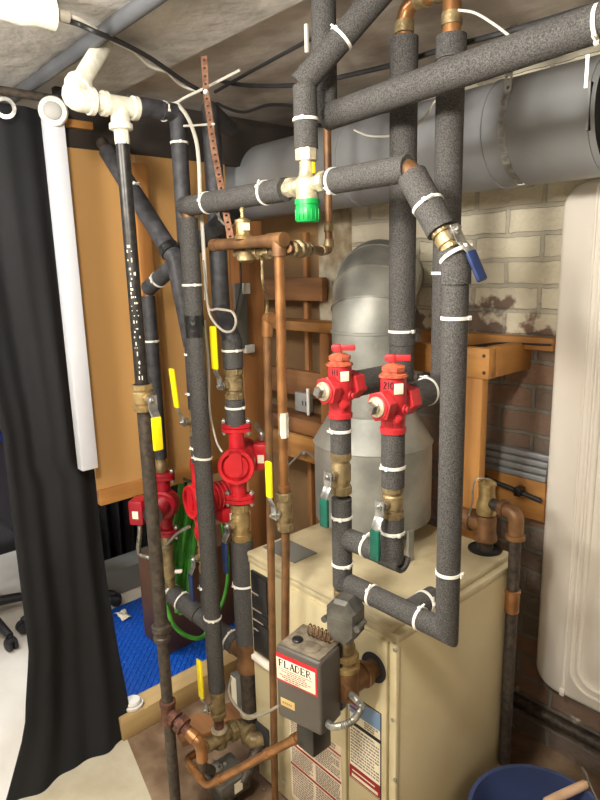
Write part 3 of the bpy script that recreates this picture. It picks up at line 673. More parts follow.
# octagonal flow switch, tee into the boiler front
hx = fh[0]; hzz = fh[2]
pT = V3(hx, Yp, hzz)
T = Thing('pipe_tee', 'rusty brown tee fitting entering the boiler front behind the grey control box', 'pipe fitting', (hx, Yp, hzz-.04), 'bare pipe fittings')
T.add('tee_body', MB().tube([V3(hx, Yp, hzz-.028), V3(hx, Yp, hzz+.048)], .029, 20).tube([V3(hx, Yp-.028, hzz), V3(hx, Yp+.05, hzz)], .028, 20), 'copper_dull')
T.add('boiler_nipple', MB().cyl(V3(hx, Yp+.04, hzz), V3(hx, by0-.004, hzz), .023).lathe(V3(hx, Yp+.058, hzz), PY, [(.028, -.008), (.0325, -.006), (.0325, .006), (.028, .008)], 22), 'copper_dull')
T.add('riser', MB().cyl(V3(hx, Yp, hzz+.03), V3(XK, Yp, zGb-.02), .021), 'brass_old')
T.add('collar', MB().lathe(V3(hx, Yp, hzz+.052), UP, [(.026, -.008), (.0315, -.006), (.0315, .006), (.026, .008)], 20).lathe(V3(hx, Yp, hzz+.078), UP, [(.024, -.008), (.029, -.006), (.029, .006), (.024, .008)], 8), 'brass')
oc = on_y(342, 621, .868); on = unit(V3(.28, -.96, 0)); ou = np.cross(UP, on)
T = Thing('flow_switch', 'grey octagonal cast metal switch box with side screws in front of the riser', 'switch', oc-UP*.05)
w, h = .036, .052; poly = [oc+ou*a+UP*b for a, b in ((-w, -h*.55), (-w*.45, -h), (w*.45, -h), (w, -h*.55), (w, h*.55), (w*.45, h), (-w*.45, h), (-w, h*.55))]
poly2 = [oc+(p-oc)*.86 for p in poly]
m = MB().prism([p+on*.003 for p in poly], -on*.04)
m.faces([p+on*.003 for p in poly]+[p+on*.012 for p in poly2], [tuple(range(8, 16))]+[(i, (i+1) % 8, 8+(i+1) % 8, 8+i) for i in range(8)])
T.add('housing', m, 'cast_grey', sharp=20)
T.add('ridge', MB().obox(oc+on*.012+UP*.008, ou, UP, on, .052, .003, .003, .001), 'cast_grey')
for sg in (-1, 1):
    q = oc+ou*sg*(w+.004)-UP*.004; m = MB().cyl(q+on*.004, q-on*.03, .0055).cyl(q+on*.010, q+on*.002, .0075, None, 14); T.add('side_screw', m, 'cast_grey')
T.add('mount_stub', MB().cyl(oc-on*.03, V3(XK, Yp, oc[2]), .018), 'cast_grey')

# grey control box with the red bordered sticker
qa, qb = on_y(279, 648, .80), on_y(316, 662, .80)
zt0, zb0 = on_y(315, 666, .80)[2], on_y(315, 739, .80)[2]
cx0, cx1 = qa[0], qb[0]; cy0 = .80; cy1 = .905
T = Thing('control_box', 'dark grey boiler control box with red and white sticker', 'control box', ((cx0+cx1)/2, cy0, zb0))
T.add('cover', MB().box(V3(cx0, cy0, zb0), V3(cx1, cy1-.02, zt0), .008, 3), 'control_grey')
T.add('back_plate', MB().box(V3(cx0+.002, cy1-.021, zb0+.012), V3(cx1+.001, cy1, zt0-.004), .002), 'black_panel')
T.add('mount', MB().cyl(V3((cx0+cx1)/2, cy1-.005, (zt0+zb0)/2), V3((cx0+cx1)/2, by0+.002, (zt0+zb0)/2), .02), 'brass_old')
T.add('top_plate', MB().box(V3(cx0+.006, cy0+.008, zt0-.001), V3(cx1-.006, cy1-.002, zt0+.0025), .001), 'control_top')
T.add('dial', MB().lathe((cx0+.035, cy0+.04, zt0+.002), UP, [(.013, 0), (.013, .004), (.011, .006)], 20).box(V3(cx0+.025, cy0+.038, zt0+.007), V3(cx0+.045, cy0+.042, zt0+.010), .001), 'black_panel')
T.add('round_plate', MB().lathe((cx0+.078, cy0+.035, zt0+.002), UP, [(.021, 0), (.021, .002), (.017, .0035), (.004, .004)], 24), 'control_top')
m = []
for k in range(73): a = 2*math.pi*k/12; m.append(V3(cx0+.042+.011*k/12, cy1-.030+.011*math.cos(a), zt0+.015+.013*math.sin(a)))
T.add('capillary_coil', MB().tube(m, .0018, 8), 'copper_dull')
# sticker
ctl = T
sz1, sz0 = zt0-.016, zt0-.016-.070
sx0, sx1 = cx0+.003, cx1-.008
st = T.add('sticker', MB().box(V3(sx0, cy0-.0010, sz0), V3(sx1, cy0+.001, sz1)), 'sticker_red')
T.add('sticker_face', MB().box(V3(sx0+.001, cy0-.0016, sz0+.004), V3(sx1-.005, cy0-.0006, sz1-.011), .0005), 'paper', st)
LET = {'F': [(0, 0, 0, 1), (0, 1, .7, 1), (0, .52, .55, .52), (.68, 1, .7, .82), (-.12, 0, .14, 0), (-.12, 1, 0, 1)],
       'L': [(0, 0, 0, 1), (0, 0, .7, 0), (.7, 0, .72, .2), (-.12, 1, .14, 1), (-.12, 0, 0, 0)],
       'A': [(0, 0, .42, 1), (.42, 1, .84, 0), (.17, .36, .66, .36), (-.1, 0, .14, 0), (.7, 0, .96, 0)],
       'D': [(0, 0, 0, 1), (0, 1, .4, 1), (.4, 1, .68, .84), (.68, .84, .8, .5), (.8, .5, .68, .16), (.68, .16, .4, 0), (.4, 0, 0, 0), (-.12, 0, 0, 0), (-.12, 1, 0, 1)],
       'E': [(0, 0, 0, 1), (0, 1, .7, 1), (0, .52, .5, .52), (0, 0, .7, 0), (.68, 1, .7, .84), (.7, 0, .72, .18), (-.12, 0, 0, 0), (-.12, 1, 0, 1)],
       'R': [(0, 0, 0, 1), (0, 1, .42, 1), (.42, 1, .64, .88), (.64, .88, .64, .64), (.64, .64, .42, .5), (.42, .5, 0, .5), (.3, .5, .8, 0), (-.12, 0, .14, 0), (-.12, 1, 0, 1), (.7, 0, .9, 0)]}
m = MB(); lx = sx0+.010; lh = .0165; lzb = sz1-.011-.003-lh; adv = (sx1-.012-lx)/6.0
for ch in 'FLADER':
    for a, b, c, d2 in LET[ch]:
        p = V3(lx+a*adv*.82, cy0-.0018, lzb+b*lh); q = V3(lx+c*adv*.82, cy0-.0018, lzb+d2*lh); L_ = np.linalg.norm(q-p)+.0012
        m.obox((p+q)/2, q-p, PY, np.cross(unit(q-p), PY), L_, .0008, .0034 if abs(a-c) < .02 and abs(b-d2) > .5 or (ch == 'A' and a == .42) else .0016)
    lx += adv
T.add('sticker_lettering', m, 'ink', st)
m = MB(); rnd = random.Random(4); zz = lzb-.006
wd = sx1-sx0-.012
for k, (a, b, t) in enumerate(((.02, .96, .0008), (.12, .78, .0015), (.26, .80, .0015), (.05, .90, .0013), (.12, .82, .0015), (.2, .62, .0015), (.30, .75, .0012))):
    x = sx0+.004+wd*a; xe2 = sx0+.004+wd*b
    while x < xe2:
        l = rnd.uniform(.004, .010) if k else xe2-x; m.box(V3(x, cy0-.0022, zz-t/2), V3(min(x+l, xe2), cy0-.0014, zz+t/2)); x += l+.0022
    zz -= .0050
T.add('sticker_lines', m, 'ink_red', st)
gl = T.add('maker_plate', MB().box(V3(cx0+.012, cy0-.0012, zb0+.036), V3(cx0+.052, cy0+.001, zb0+.056), .0006), 'gold_label')
m = MB()
for k in range(5): m.box(V3(cx0+.018+k*.0058, cy0-.0018, zb0+.044), V3(cx0+.022+k*.0058, cy0-.001, zb0+.0485))
T.add('plate_print', m, 'ink_grey', gl)
cb = V3(cx0+.035, .87, zb0-.055)
single('junction_box', 'small black junction box just below the grey control box', 'junction box', MB().box(cb-V3(.03, .03, .055), cb+V3(.03, .03, .055), .004), 'black_panel', cb-UP*.055)
ctl.o.rotation_euler.z = math.radians(12)
# armoured cable from the control box round to the tee
ac = spline([V3((cx0+cx1)/2+.040, cy0+.046, zb0+.012), on_y(334, 727, .82), on_y(352, 721, .85), on_y(361, 708, .87), on_y(356, 699, .89), on_y(349, 693, .91)], 10)
def corrugated(pts, r, pitch=.0045):
    out = []; rr = []; acc = 0; P = [pts[0]]
    for i in range(1, len(pts)):
        L = np.linalg.norm(pts[i]-pts[i-1]); n = max(1, int(L/(pitch/2)))
        for k in range(1, n+1): P.append(pts[i-1]+(pts[i]-pts[i-1])*k/n)
    return P, [r*(1.0 if k % 2 else .84) for k in range(len(P))]
single('armoured_cable', 'ribbed silver armoured cable curling from the control box to the tee', 'cable', MB().tube(*corrugated(ac, .0085), 14), 'conduit_metal', ac[0])

# ================================================================== GAS LINE AT THE LEFT
XA, YA = -1.441, .74
ra = .0165
zA = lambda y: row(XA, YA, y)
elb = on_y(86, 97, YA-.10); ztee = zA(106)
T = Thing('iron_pipe', 'black iron gas pipe with white stencil under the white painted tee', 'pipe', (XA, YA, zA(383)), 'iron pipes')
m = MB().cyl(V3(XA, YA, zA(383)-.005), V3(XA, YA, zA(136)), ra); T.add('barrel', m, 'stencil_iron')
toc = unit((EYE-V3(XA, YA, 0))*V3(1, 1, 0)); sdc = np.cross(UP, toc); m = MB(); rnd = random.Random(11)
z = zA(245)
while z > zA(380):
    l = rnd.uniform(.004, .012)
    for k in range(rnd.choice((1, 2, 2, 3))):
        a = rnd.uniform(-.55, .45)-.1; d = unit(toc*math.cos(a)+sdc*math.sin(a)); m.obox(V3(XA, YA, z-l/2)+d*(ra+.0002), d, UP, np.cross(d, UP), .0006, l*rnd.uniform(.3, 1), .0026)
    z -= l+rnd.uniform(.002, .012)
T.add('stencil_marks', m, 'white_paint')
T = Thing('painted_tee', 'white painted elbow and tee at the top of the black gas pipe', 'pipe fitting', (XA, YA, zA(136)), None)
pe_ = V3(XA-.02, YA-.125, ztee+.004); 
top = on_z(106, 40, 2.2)
m = MB().tube([V3(XA, YA+.042, ztee), V3(XA, YA-.042, ztee)], .0225, 20).tube([V3(XA, YA, ztee-.052), V3(XA, YA, ztee)], .0225, 20)
for p, ax in ((V3(XA, YA+.038, ztee), PY), (V3(XA, YA-.038, ztee), PY), (V3(XA, YA, ztee-.046), UP)): m.lathe(p, ax, [(.022, -.008), (.0275, -.006), (.0275, .006), (.022, .008)], 22)
T.add('tee_body', m, 'white_paint')
q1 = V3(XA, YA-.115, ztee)
T.add('elbow', MB().tube(fillet([V3(XA, YA-.065, ztee), q1, q1+unit(top-q1)*.06], .035), .0265, 20).lathe(q1+unit(top-q1)*.045, unit(top-q1), [(.025, -.008), (.031, -.006), (.031, .006), (.025, .008)], 22).lathe(V3(XA, YA-.07, ztee), PY, [(.025, -.008), (.030, -.006), (.030, .006), (.025, .008)], 22), 'white_paint')
T.add('nipple', MB().tube([V3(XA, YA-.07, ztee), V3(XA, YA-.03, ztee)], .0195), 'white_paint')
T.add('branch_pipe', MB().tube([q1+unit(top-q1)*.03, top+unit(top-q1)*.02], .0215, 20), 'white_paint')
T.add('paint_drip', MB().lathe((XA, YA, zA(139)), UP, [(ra+.0008, -.012), (ra+.0015, 0), (ra+.001, .02)], 9), 'white_paint')
zv0, zv1 = zA(411), zA(384)
ball_valve('brass ball valve with yellow lever on the left gas pipe', V3(XA, YA, (zv0+zv1)/2), UP, .0265, zv1-zv0, PX, -UP, 'yellow', 'brass', .124, .0, .012, .022, w=.027)
T = Thing('iron_pipe', 'long dark lower length of the left gas pipe with its drip leg', 'pipe', (XA, YA, .02), 'iron pipes')
T.add('barrel', MB().cyl(V3(XA, YA, zA(631)), V3(XA, YA, zv0), .0185), 'iron')
T.add('coupling', MB().lathe((XA, YA, zA(632)), UP, [(.019, -.026), (.025, -.024), (.0255, -.012), (.022, -.008), (.022, .004), (.0275, .008), (.0275, .022), (.020, .026)], 22), 'iron')
T.add('lower_barrel', MB().cyl(V3(XA, YA, .02), V3(XA, YA, zA(631)), .0165), 'iron')
T.add('foot_cap', MB().lathe((XA, YA, 0), UP, [(.022, 0.0), (.0225, .03), (.018, .034)], 18), 'iron')
ztg = zA(711)
T.add('tee_body', MB().lathe((XA, YA, ztg), UP, [(.017, -.036), (.0235, -.034), (.0235, -.022), (.021, -.018), (.021, .018), (.0235, .022), (.0235, .034), (.017, .036)], 22), 'rust_iron')
T = Thing('gas_connector', 'rusty union and copper elbow joining the left gas pipe to the gas valve', 'pipe fitting', V3(XA, YA, ztg)-UP*.2, 'bare pipe fittings')
u0 = V3(XA+.015, YA, ztg); ud = unit(V3(1, .25, -.45))
T.add('union', MB().tube([u0, u0+ud*.085], .0155).lathe(u0+ud*.018, ud, [(.018, -.008), (.0235, -.006), (.0235, .006), (.018, .008)], 18).hexn(u0+ud*.045, ud, .027, -.011, .011, 8), 'rust_iron')
T.add('copper_elbow', MB().tube(fillet([u0+ud*.075, u0+ud*.125, u0+ud*.125-UP*.05], .03), .0165, 18).lathe(u0+ud*.095, ud, [(.0165, -.01), (.019, -.009), (.019, .009), (.0165, .01)], 18), 'copper')
gv = on_z(225, 770, .12)
gq = u0+ud*.125-UP*.05
T.add('feed', MB().tube(fillet([gq+UP*.02, gq-UP*.025, V3(gv[0]-.05, gv[1]-.01, gv[2]-.03)], .02), .0135), 'iron')
T = Thing('gas_valve', 'grey metal gas valve body on the floor with white label and chrome knob', 'valve', (gv[0], gv[1], .05), None)
T.add('body', MB().box(gv-V3(.055, .055, .065), gv+V3(.055, .06, .0), .008), 'cast_grey')
T.add('pedestal', MB().box(V3(gv[0]-.03, gv[1]-.03, 0), V3(gv[0]+.03, gv[1]+.03, gv[2]-.062), .004), 'iron')
T.add('knob', MB().lathe((gv[0]-.022, gv[1]-.018, gv[2]), UP, [(.02, 0), (.02, .006), (.014, .008), (.012, .02), (.008, .022)], 14), 'chrome')
for k in range(5): a = k*1.4; T.add('cap_screw', MB().lathe((gv[0]-.022+.03*math.cos(a), gv[1]-.018+.03*math.sin(a), gv[2]), UP, [(.006, 0), (.006, .006), (.003, .008)], 8), 'chrome')
T.add('label', MB().obox(gv+V3(.0555, .01, -.03), PX, PY, UP, .0012, .03, .036), 'paper')
T.add('outlet', MB().tube([gv+V3(.05, .03, -.03), V3(xs(262, 745), by0-.001, .18)], .021), 'iron')
# copper bypass loop round the gas valve
l0 = V3(XD, Yp-.045, zt); l1 = on_z(187, 761, zt); l1[0] = XD
l2 = on_y(207, 786, l1[1]); l2[2] = zt+(l2[2]-zt)*.0; l2 = on_z(207, 786, zt)
l3 = V3(cb[0]-.022, cb[1]-.01, cb[2]-.03)
T = Thing('copper_pipe', 'bright copper loop running round the gas valve to the black junction box', 'pipe', (l2[0], l2[1], zt-.012), G_COP)
pth = fillet([l0, l1, l2, l3], .022)
T.add('loop', MB().tube(pth, .0115, 16), 'copper')
for p, ax in ((l0+(l1-l0)*.3, l1-l0), (l1+(l2-l1)*.35, l2-l1), (l2+(l1-l2)*.3, l1-l2), (l2+(l3-l2)*.14, l3-l2), (l2+(l3-l2)*.66, l3-l2), (l3+(l2-l3)*.08, l3-l2)):
    T.add('solder_collar', MB().lathe(p, ax, [(.0115, -.011), (.0138, -.010), (.0138, .010), (.0115, .011)], 18), 'copper')
cw = spline([on_y(302, 690, .80)*V3(0, 0, 0)+V3(cx0+.004, cy0+.05, zb0+.03), on_y(268, 712, .84), on_y(250, 717, .86), on_y(236, 706, .90), on_y(229, 692, .93), on_y(231, 678, .97)], 8)
single('thin_cable', 'thin grey cable looping from the control box to the brass fittings at left', 'cable', MB().tube(cw, .0035, 8), 'grey_cable', cw[0])

# ================================================================== THREE ZONE COLUMNS WITH PUMPS
# nearest column
zE = lambda y: row(XE, YE, y)
XU = XE-.055*.0; 
pu0 = on_y(209, 112, 1.075); pu1 = on_y(223, 312, 1.075)
T = Thing('insulated_pipe', 'smooth black insulated pipe dropping behind the top run to the nearest pump column', 'pipe', (XE, YE, zE(368)), G_INS)
xu = (pu0[0]+pu1[0])/2
zq_ = row(xu, 1.075, 112)
foam(T, [V3(xu-.25, 1.32, zq_+.03), V3(xu, 1.075, zq_), V3(xu, 1.075, row(xu, 1.075, 308))], .0265, 'foam_smooth')
foam(T, [V3(xu, 1.075, row(xu, 1.075, 300)), V3(xu, 1.075, row(xu, 1.075, 309)), V3(XE, YE, zE(339)), V3(XE, YE, zE(344))], .026, 'foam_smooth')
foam(T, [V3(XE, YE, zE(339)), V3(XE, YE, zE(368)+.002)], .0295, 'foam'); tie(T, V3(XE, YE, zE(350)), UP, .0295, ang=.4)
zv0, zv1 = zE(399), zE(368)
ball_valve('brass ball valve with raised yellow lever above the nearest red pump', V3(XE, YE, (zv0+zv1)/2), UP, .028, zv1-zv0, -PY, UP, 'yellow', 'brass_old', .165, .3, .012, .022, w=.027)
T = Thing('insulated_pipe', 'short foam insulated piece between yellow lever valve and nearest red pump', 'pipe', (XE, YE, zE(424)), G_INS)
foam(T, [V3(XE, YE, zE(424)-.002), V3(XE, YE, zv0)], .0285); tie(T, V3(XE, YE, zE(407)), UP, .0285, ang=.9)
Tp, cbx = pump('nearest red circulator pump with round cover facing the room', XE, YE, zE(502), zE(423), unit(V3(-.70, .71, 0)), unit(V3(.71, .70, 0)), face_plate=True)
cc = Tp and spline([cbx+UP*.046, cbx+UP*.07, cbx+UP*.075-PX*.04+PY*.02, cbx+UP*.07-PX*.09+PY*.05], 8)
Tp.add('conduit_fitting', MB().tube(cc, .009, 12), 'conduit_metal')
zn = {k: zE(k) for k in (502, 512, 518, 539, 541, 640, 652, 668, 710)}
ball_valve('brass ball valve with hanging blue lever below the nearest red pump', V3(XE, YE, (zE(503)+zE(540))/2), UP, .030, zE(503)-zE(540), -PY, -UP, 'blue_grip', 'brass', .14, .3, .012, .022, w=.024)
T = Thing('insulated_pipe', 'thick foam insulated pipe below the nearest pump beside the boiler corner', 'pipe', (XE, YE, zE(643)), G_INS)
foam(T, [V3(XE, YE, zE(643)), V3(XE, YE, zE(540)+.001)], .0345); tie(T, V3(XE, YE, zE(583)), UP, .0345, ang=-.8)
T = Thing('iron_pipe', 'brown and black iron tee and pipe at the foot of the nearest column', 'pipe', (XE, YE, zt), 'iron pipes')
zmE = zE(652)
T.add('tee_body', MB().lathe((XE, YE, 0), UP, [(.030, zE(670)), (.036, zE(669)), (.036, zE(664)), (.033, zE(662)), (.033, zE(645)), (.035, zE(643)), (.035, zE(641))], 24).tube([V3(XE, YE, zmE), V3(XE-.055, YE-.006, zmE+.004)], .031, 20), 'copper_dull')
T.add('barrel', MB().cyl(V3(XE, YE, zt), V3(XE, YE, zE(668)), .027), 'iron')
T.add('collar', MB().lathe((XE, YE, zE(711)), UP, [(.028, -.008), (.034, -.006), (.034, .006), (.028, .008)], 24), 'nickel')
T.add('boiler_stub', MB().tube(fillet([V3(XE, YE-.02, zt), V3(XE, YE-.03, zt), V3(xs(262, 745)-.01, by0-.03, zt-.01), V3(xs(262, 745), by0, zt-.01)], .02), .024, 18).lathe(V3(XE+.035, YE-.03, zt-.003), PX, [(.027, -.01), (.033, -.008), (.033, .008), (.027, .01)], 20), 'brass_old')
ry = YE+.045; rx0, rx1 = on_y(231, 690, ry)[0], on_y(266, 690, ry)[0]; rz0, rz1 = on_y(235, 706, ry)[2], on_y(235, 677, ry)[2]
T = Thing('relay_box', 'small grey relay box with white label behind the nearest column foot', 'electrical box', ((rx0+rx1)/2, ry+.03, rz0))
rx1 = min(rx1, bx0-.006)
T.add('case', MB().box(V3(rx0, ry, rz0), V3(rx1, ry+.06, rz1), .003), 'grey_box'); T.add('label', MB().box(V3(rx0+.004, ry-.0012, rz0+.008), V3(rx0+.034, ry+.001, rz1-.006)), 'paper')
T.add('bracket', MB().box(V3(rx1-.02, ry+.02, rz0+.02), V3(bx0, ry+.05, rz1-.02), .002), 'grey_box')
p = on_z(200, 722, .0); q = on_z(222, 706, 0)
single('wood_scrap', 'flat brown scrap plank lying on the concrete beside the sill', 'plank', MB().obox(V3(-1.72, 1.10, .012), V3(.25, 1, 0), V3(1, -.25, 0), UP, .34, .11, .022, .003), 'old_wood_x', (-1.72, 1.10, 0))
# middle column
XC, YC = -1.606, 1.0
zC = lambda y: row(XC, YC, y)
T = Thing('insulated_pipe', 'foam insulated pipe from the ceiling down to the middle pump column', 'pipe', (XC, YC, zC(408)), G_INS)
ptop = V3(XC, YC, zC(118))
foam(T, [ptop, V3(XC, YC, zC(408))], .0235, 'foam_smooth')
foam(T, [ptop+UP*.012, V3(XC-.02, YC-.14, ptop[2]+.02)], .0245, 'foam_smooth')
T.add('pipe_elbow', MB().tube(fillet([ptop-UP*.03, ptop+UP*.012, ptop+UP*.012-PY*.05], .02), .0245, 18), 'foam_smooth')
tie(T, V3(XC, YC, zC(143)), UP, .0235); tie(T, V3(XC-.004, YC-.04, ptop[2]+.013), PY, .0245); tie(T, V3(XC, YC, zC(354)), UP, .0235); tie(T, V3(XC, YC, zC(393)), UP, .0235)
zv0, zv1 = zC(438), zC(409)
ball_valve('brass ball valve with raised yellow lever above the middle red pump', V3(XC, YC, (zv0+zv1)/2+.012), UP, .0235, zv1-zv0+.012, -PY, unit(V3(0, -.08, 1)), 'yellow', 'brass_old', .165, .3, .012, .026, w=.024)
T = Thing('insulated_pipe', 'short foam insulated piece just above the middle red pump', 'pipe', (XC, YC, zC(461)), G_INS)
foam(T, [V3(XC, YC, zC(461)-.002), V3(XC, YC, zv0+.004)], .0245); tie(T, V3(XC, YC, zC(447)), UP, .0245, ang=-.6)
Tp, cbx2 = pump('middle red circulator pump partly hidden behind the front insulated pipe', XC, YC, zC(537), zC(461), unit(V3(.12, .99, 0)), UP*-1, face_plate=True)
ball_valve('brass ball valve with hanging blue lever below the middle red pump', V3(XC, YC, (zC(538)+zC(572))/2), UP, .0235, zC(538)-zC(572), -PY, -UP, 'blue_grip', 'brass', .135, .3, .012, .022, w=.024)
T = Thing('insulated_pipe', 'foam insulated pipe below the middle pump valve down to the low manifold', 'pipe', (XC, YC, zC(618)), G_INS)
zmC = zC(622)
foam(T, [V3(XC, YC, zmC), V3(XC, YC, zC(572)+.001)], .0245); tie(T, V3(XC, YC, zC(586)), UP, .0245, ang=-.9)
# far column
XB, YB = -1.797, .97
zB = lambda y: row(XB, YB, y)
dT0 = V3(XB, YB, zB(289)); dT1 = on_y(234, 211, 1.04)
T = Thing('insulated_pipe', 'foam insulated pipe of the far column with slanted branch behind the top run', 'pipe', (XB, YB, zB(462)), G_INS)
foam(T, [V3(XB, YB, zB(296)), V3(XB, YB, zB(458))], .0215, 'foam_smooth'); tie(T, V3(XB, YB, zB(341)), UP, .0215)
dd2 = unit(dT1-dT0); foam(T, [dT0, dT1], .0245, 'foam_smooth'); tie(T, dT0+dd2*.06, dd2, .0245, ang=-.3); tie(T, dT1-dd2*.035, dd2, .0245)
T.add('pipe_elbow', MB().tube(fillet([V3(XB, YB, zB(305)), V3(XB, YB, zB(290)), dT0+dd2*.03], .02), .017, 14), 'copper')
dg0 = on_x(108, 152, -1.885); dg1 = V3(XC+.0, YC-.055, zC(250))
d3 = unit(dg1-dg0)
T = Thing('insulated_pipe', 'thick foam pipe slanting down from the tan board corner behind the gas pipe', 'pipe', dg0, G_INS)
foam(T, [dg0, dg1+d3*.02], .0265, 'foam_smooth'); tie(T, dg0+d3*.17, d3, .0265)
foam(T, [dg1+d3*.012, dg1+d3*.035, V3(XC, YC, zC(345))], .0262, 'foam_smooth')
T.add('coupling', MB().lathe(dg1, d3, [(.027, -.014), (.030, -.012), (.030, .012), (.027, .014)], 22), 'tape')
T.add('wall_end', MB().lathe(dg0, d3, [(.018, -.045), (.018, -.01), (.026, -.005), (.026, .005)], 22), 'iron')
nB = unit(V3(.62, -.78, 0)); sB = np.cross(UP, nB)
T = Thing('pipe_nipple', 'dull brass union right above the far red pump', 'pipe fitting', (XB, YB, zB(473)), 'bare pipe fittings')
T.add('barrel', MB().lathe((XB, YB, 0), UP, [(.015, zB(474)), (.018, zB(473)), (.021, zB(468)), (.021, zB(464)), (.017, zB(462)), (.017, zB(457))], 20), 'brass_old')
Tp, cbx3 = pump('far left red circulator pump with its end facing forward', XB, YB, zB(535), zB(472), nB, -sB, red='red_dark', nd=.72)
cable = spline([cbx3-UP*.04+nB*.01, cbx3-UP*.075+nB*.012, on_y(139, 552, YB-.05), on_y(148, 557, YB-.04), on_y(158, 560, YB-.03)], 10)
single('armoured_cable', 'ribbed silver cable hanging in a loop under the far left red pump', 'cable', MB().tube(*corrugated(cable, .0085), 12), 'conduit_metal', cable[0])
c2 = spline([V3(XC-.02, YC-.04, zC(525)), on_y(178, 533, .97), on_y(168, 543, .96), on_y(161, 551, .95)], 8)
single('armoured_cable', 'thin grey flexible conduit sagging between the middle and far pumps', 'cable', MB().tube(*corrugated(c2, .006), 10), 'conduit_metal', c2[0])
T = Thing('pipe_nipple', 'brass fitting stack below the far left red pump', 'pipe fitting', (XB, YB, zB(585)), 'bare pipe fittings')
T.add('barrel', MB().lathe((XB, YB, 0), UP, [(.017, zB(588)), (.017, zB(577)), (.022, zB(576)), (.022, zB(568)), (.018, zB(566)), (.018, zB(552)), (.021, zB(550)), (.021, zB(538)), (.017, zB(535))], 20), 'brass_old')
T.add('vent_key', MB().obox(V3(XB, YB, zB(571))+unit(V3(.6, .5, 0))*.028, V3(.6, .5, .1), UP, np.cross(unit(V3(.6, .5, .1)), UP), .04, .012, .012, .003), 'white_plastic')
# low manifold collecting the three columns
zmB = zB(592)
T = Thing('insulated_pipe', 'low foam insulated manifold joining the feet of the pump columns', 'pipe', (XC, YC, zmC-.04), G_INS)
mE = V3(XE-.05, YE-.005, zmE+.004)
mB, mC = V3(XB-.02, YB, zmB), V3(XC, YC, (zmB+zmE)/2)
dm = unit(mE-mB)
foam(T, [mB, mB+dm*.16], .032); foam(T, [mB+dm*.162, mE-dm*.055], .030); foam(T, [mE-dm*.055, mE-dm*.002], .034)
tie(T, mB+dm*.075, dm, .032); tie(T, mE-dm*.03, dm, .034); tie(T, mB+dm*.02, dm, .032)
sr = dm; q = mB+dm*.06+unit(V3(.5, -.5, .7))*.030
# ================================================================== BARE COPPER IN THE MIDDLE
ca, cb_ = on_y(267, 322, .993), on_y(275, 795, .993); 
XCf = (ca[0]+cb_[0])/2
T = Thing('copper_pipe', 'dull front copper pipe with soldered elbow top, passing left of the control box', 'pipe', (cb_[0], .993, .03), G_COP)
dn = unit(cb_-ca); bot = ca+dn*((ca[2]-.03)/-dn[2])
T.add('barrel', MB().cyl(ca, bot, .0108, None, 16), 'copper_dull')
T.add('elbow', MB().tube(fillet([ca-UP*.03, ca+UP*.012, ca+UP*.012+PX*.02], .01), .0138, 14).lathe(ca-UP*.025, UP, [(.0115, -.012), (.0142, -.011), (.0142, .011), (.0115, .012)], 16), 'copper')
w0 = ca+UP*.02
wv = spline([w0, on_y(267, 300, .98), on_y(263, 283, .90), on_y(262, 262, .92), on_y(261, 254, .905)], 6)
T.add('tail', MB().tube(wv, .0035, 8), 'brass_old')
zH = on_y(279, 240, .90)[2]
ba, bb = on_y(279, 242, .90), on_y(284.5, 505, .90)
db = unit(bb-ba)
T = Thing('copper_pipe', 'bright long copper pipe dropping from the air vent header toward the boiler', 'pipe', (bb[0], .90, .5), G_COP)
T.add('barrel', MB().cyl(ba, bb, .0115, None, 16), 'copper')
vb0 = on_y(284.5, 492, .90); vb1 = on_y(285, 530, .90)
be = on_y(284, 655, .90)
T.add('lower_barrel', MB().tube(fillet([bb, V3(bb[0], .90, bb[2]-.1), V3(be[0], .90, be[2]-.1), V3(be[0], by0, be[2]-.1)], .03), .0105, 14), 'copper_dull')
T.add('solder_collar', MB().lathe(on_y(284.3, 489, .90), db, [(.0115, -.010), (.0142, -.009), (.0142, .009), (.0115, .010)], 16), 'copper')
pd = on_y(283.5, 425, .90); toc = unit(EYE-pd)
T.add('paint_splash', MB().lathe(pd, db, [(.0115, -.03), (.0122, -.02), (.0121, .0), (.0123, .02), (.0115, .03)], 7), 'white_paint')
ball_valve('small bronze ball valve with upright yellow lever on the long copper pipe', (vb0+vb1)/2, UP, .0195, np.linalg.norm(vb0-vb1), -PY, UP, 'yellow', 'brass_old', .13, .25, .010, .014, w=.020)
# header with air vent
h0 = on_y(214, 247, .90); h0[2] = zH
T = Thing('copper_pipe', 'short horizontal copper header carrying the small brass air vent', 'pipe', (h0[0], .90, zH), G_COP)
T.add('header', MB().tube([h0, ba*V3(1, 1, 0)+UP*zH], .0135, 16), 'copper_dull')
T.add('end_cap', MB().lathe(h0, -PX, [(.0155, -.02), (.0155, .004), (.012, .008)], 16), 'copper_dull')
T.add('tee_body', MB().tube([V3(ba[0]-.035, .90, zH), V3(ba[0]+.018, .90, zH)], .0165, 16).tube([V3(ba[0], .90, zH+.006), V3(ba[0], .90, zH-.035)], .0165, 16), 'copper_dull')
T.add('second_run', MB().tube([h0+V3(.05, .03, -.022), V3(ba[0]-.005, .93, zH-.022)], .011, 14), 'brass_old')
for x in (.075, .125, .17): T.add('fitting_nut', MB().hexn(h0+V3(x, .03, -.022), PX, .0175, 0, .018), 'brass_old')
x_ = on_y(244, 257, .90)[0]; T.add('drain_cup', MB().lathe((x_, .905, zH-.02), -UP, [(.012, 0), (.020, .012), (.021, .02), (.012, .026)], 18), 'brass_old')
xv = on_y(243, 230, .90)[0]
T = Thing('air_vent', 'small brass automatic air vent standing on the copper header', 'air vent', (xv, .90, zH+.013), None)
zv_ = lambda y: row(xv, .90, y)
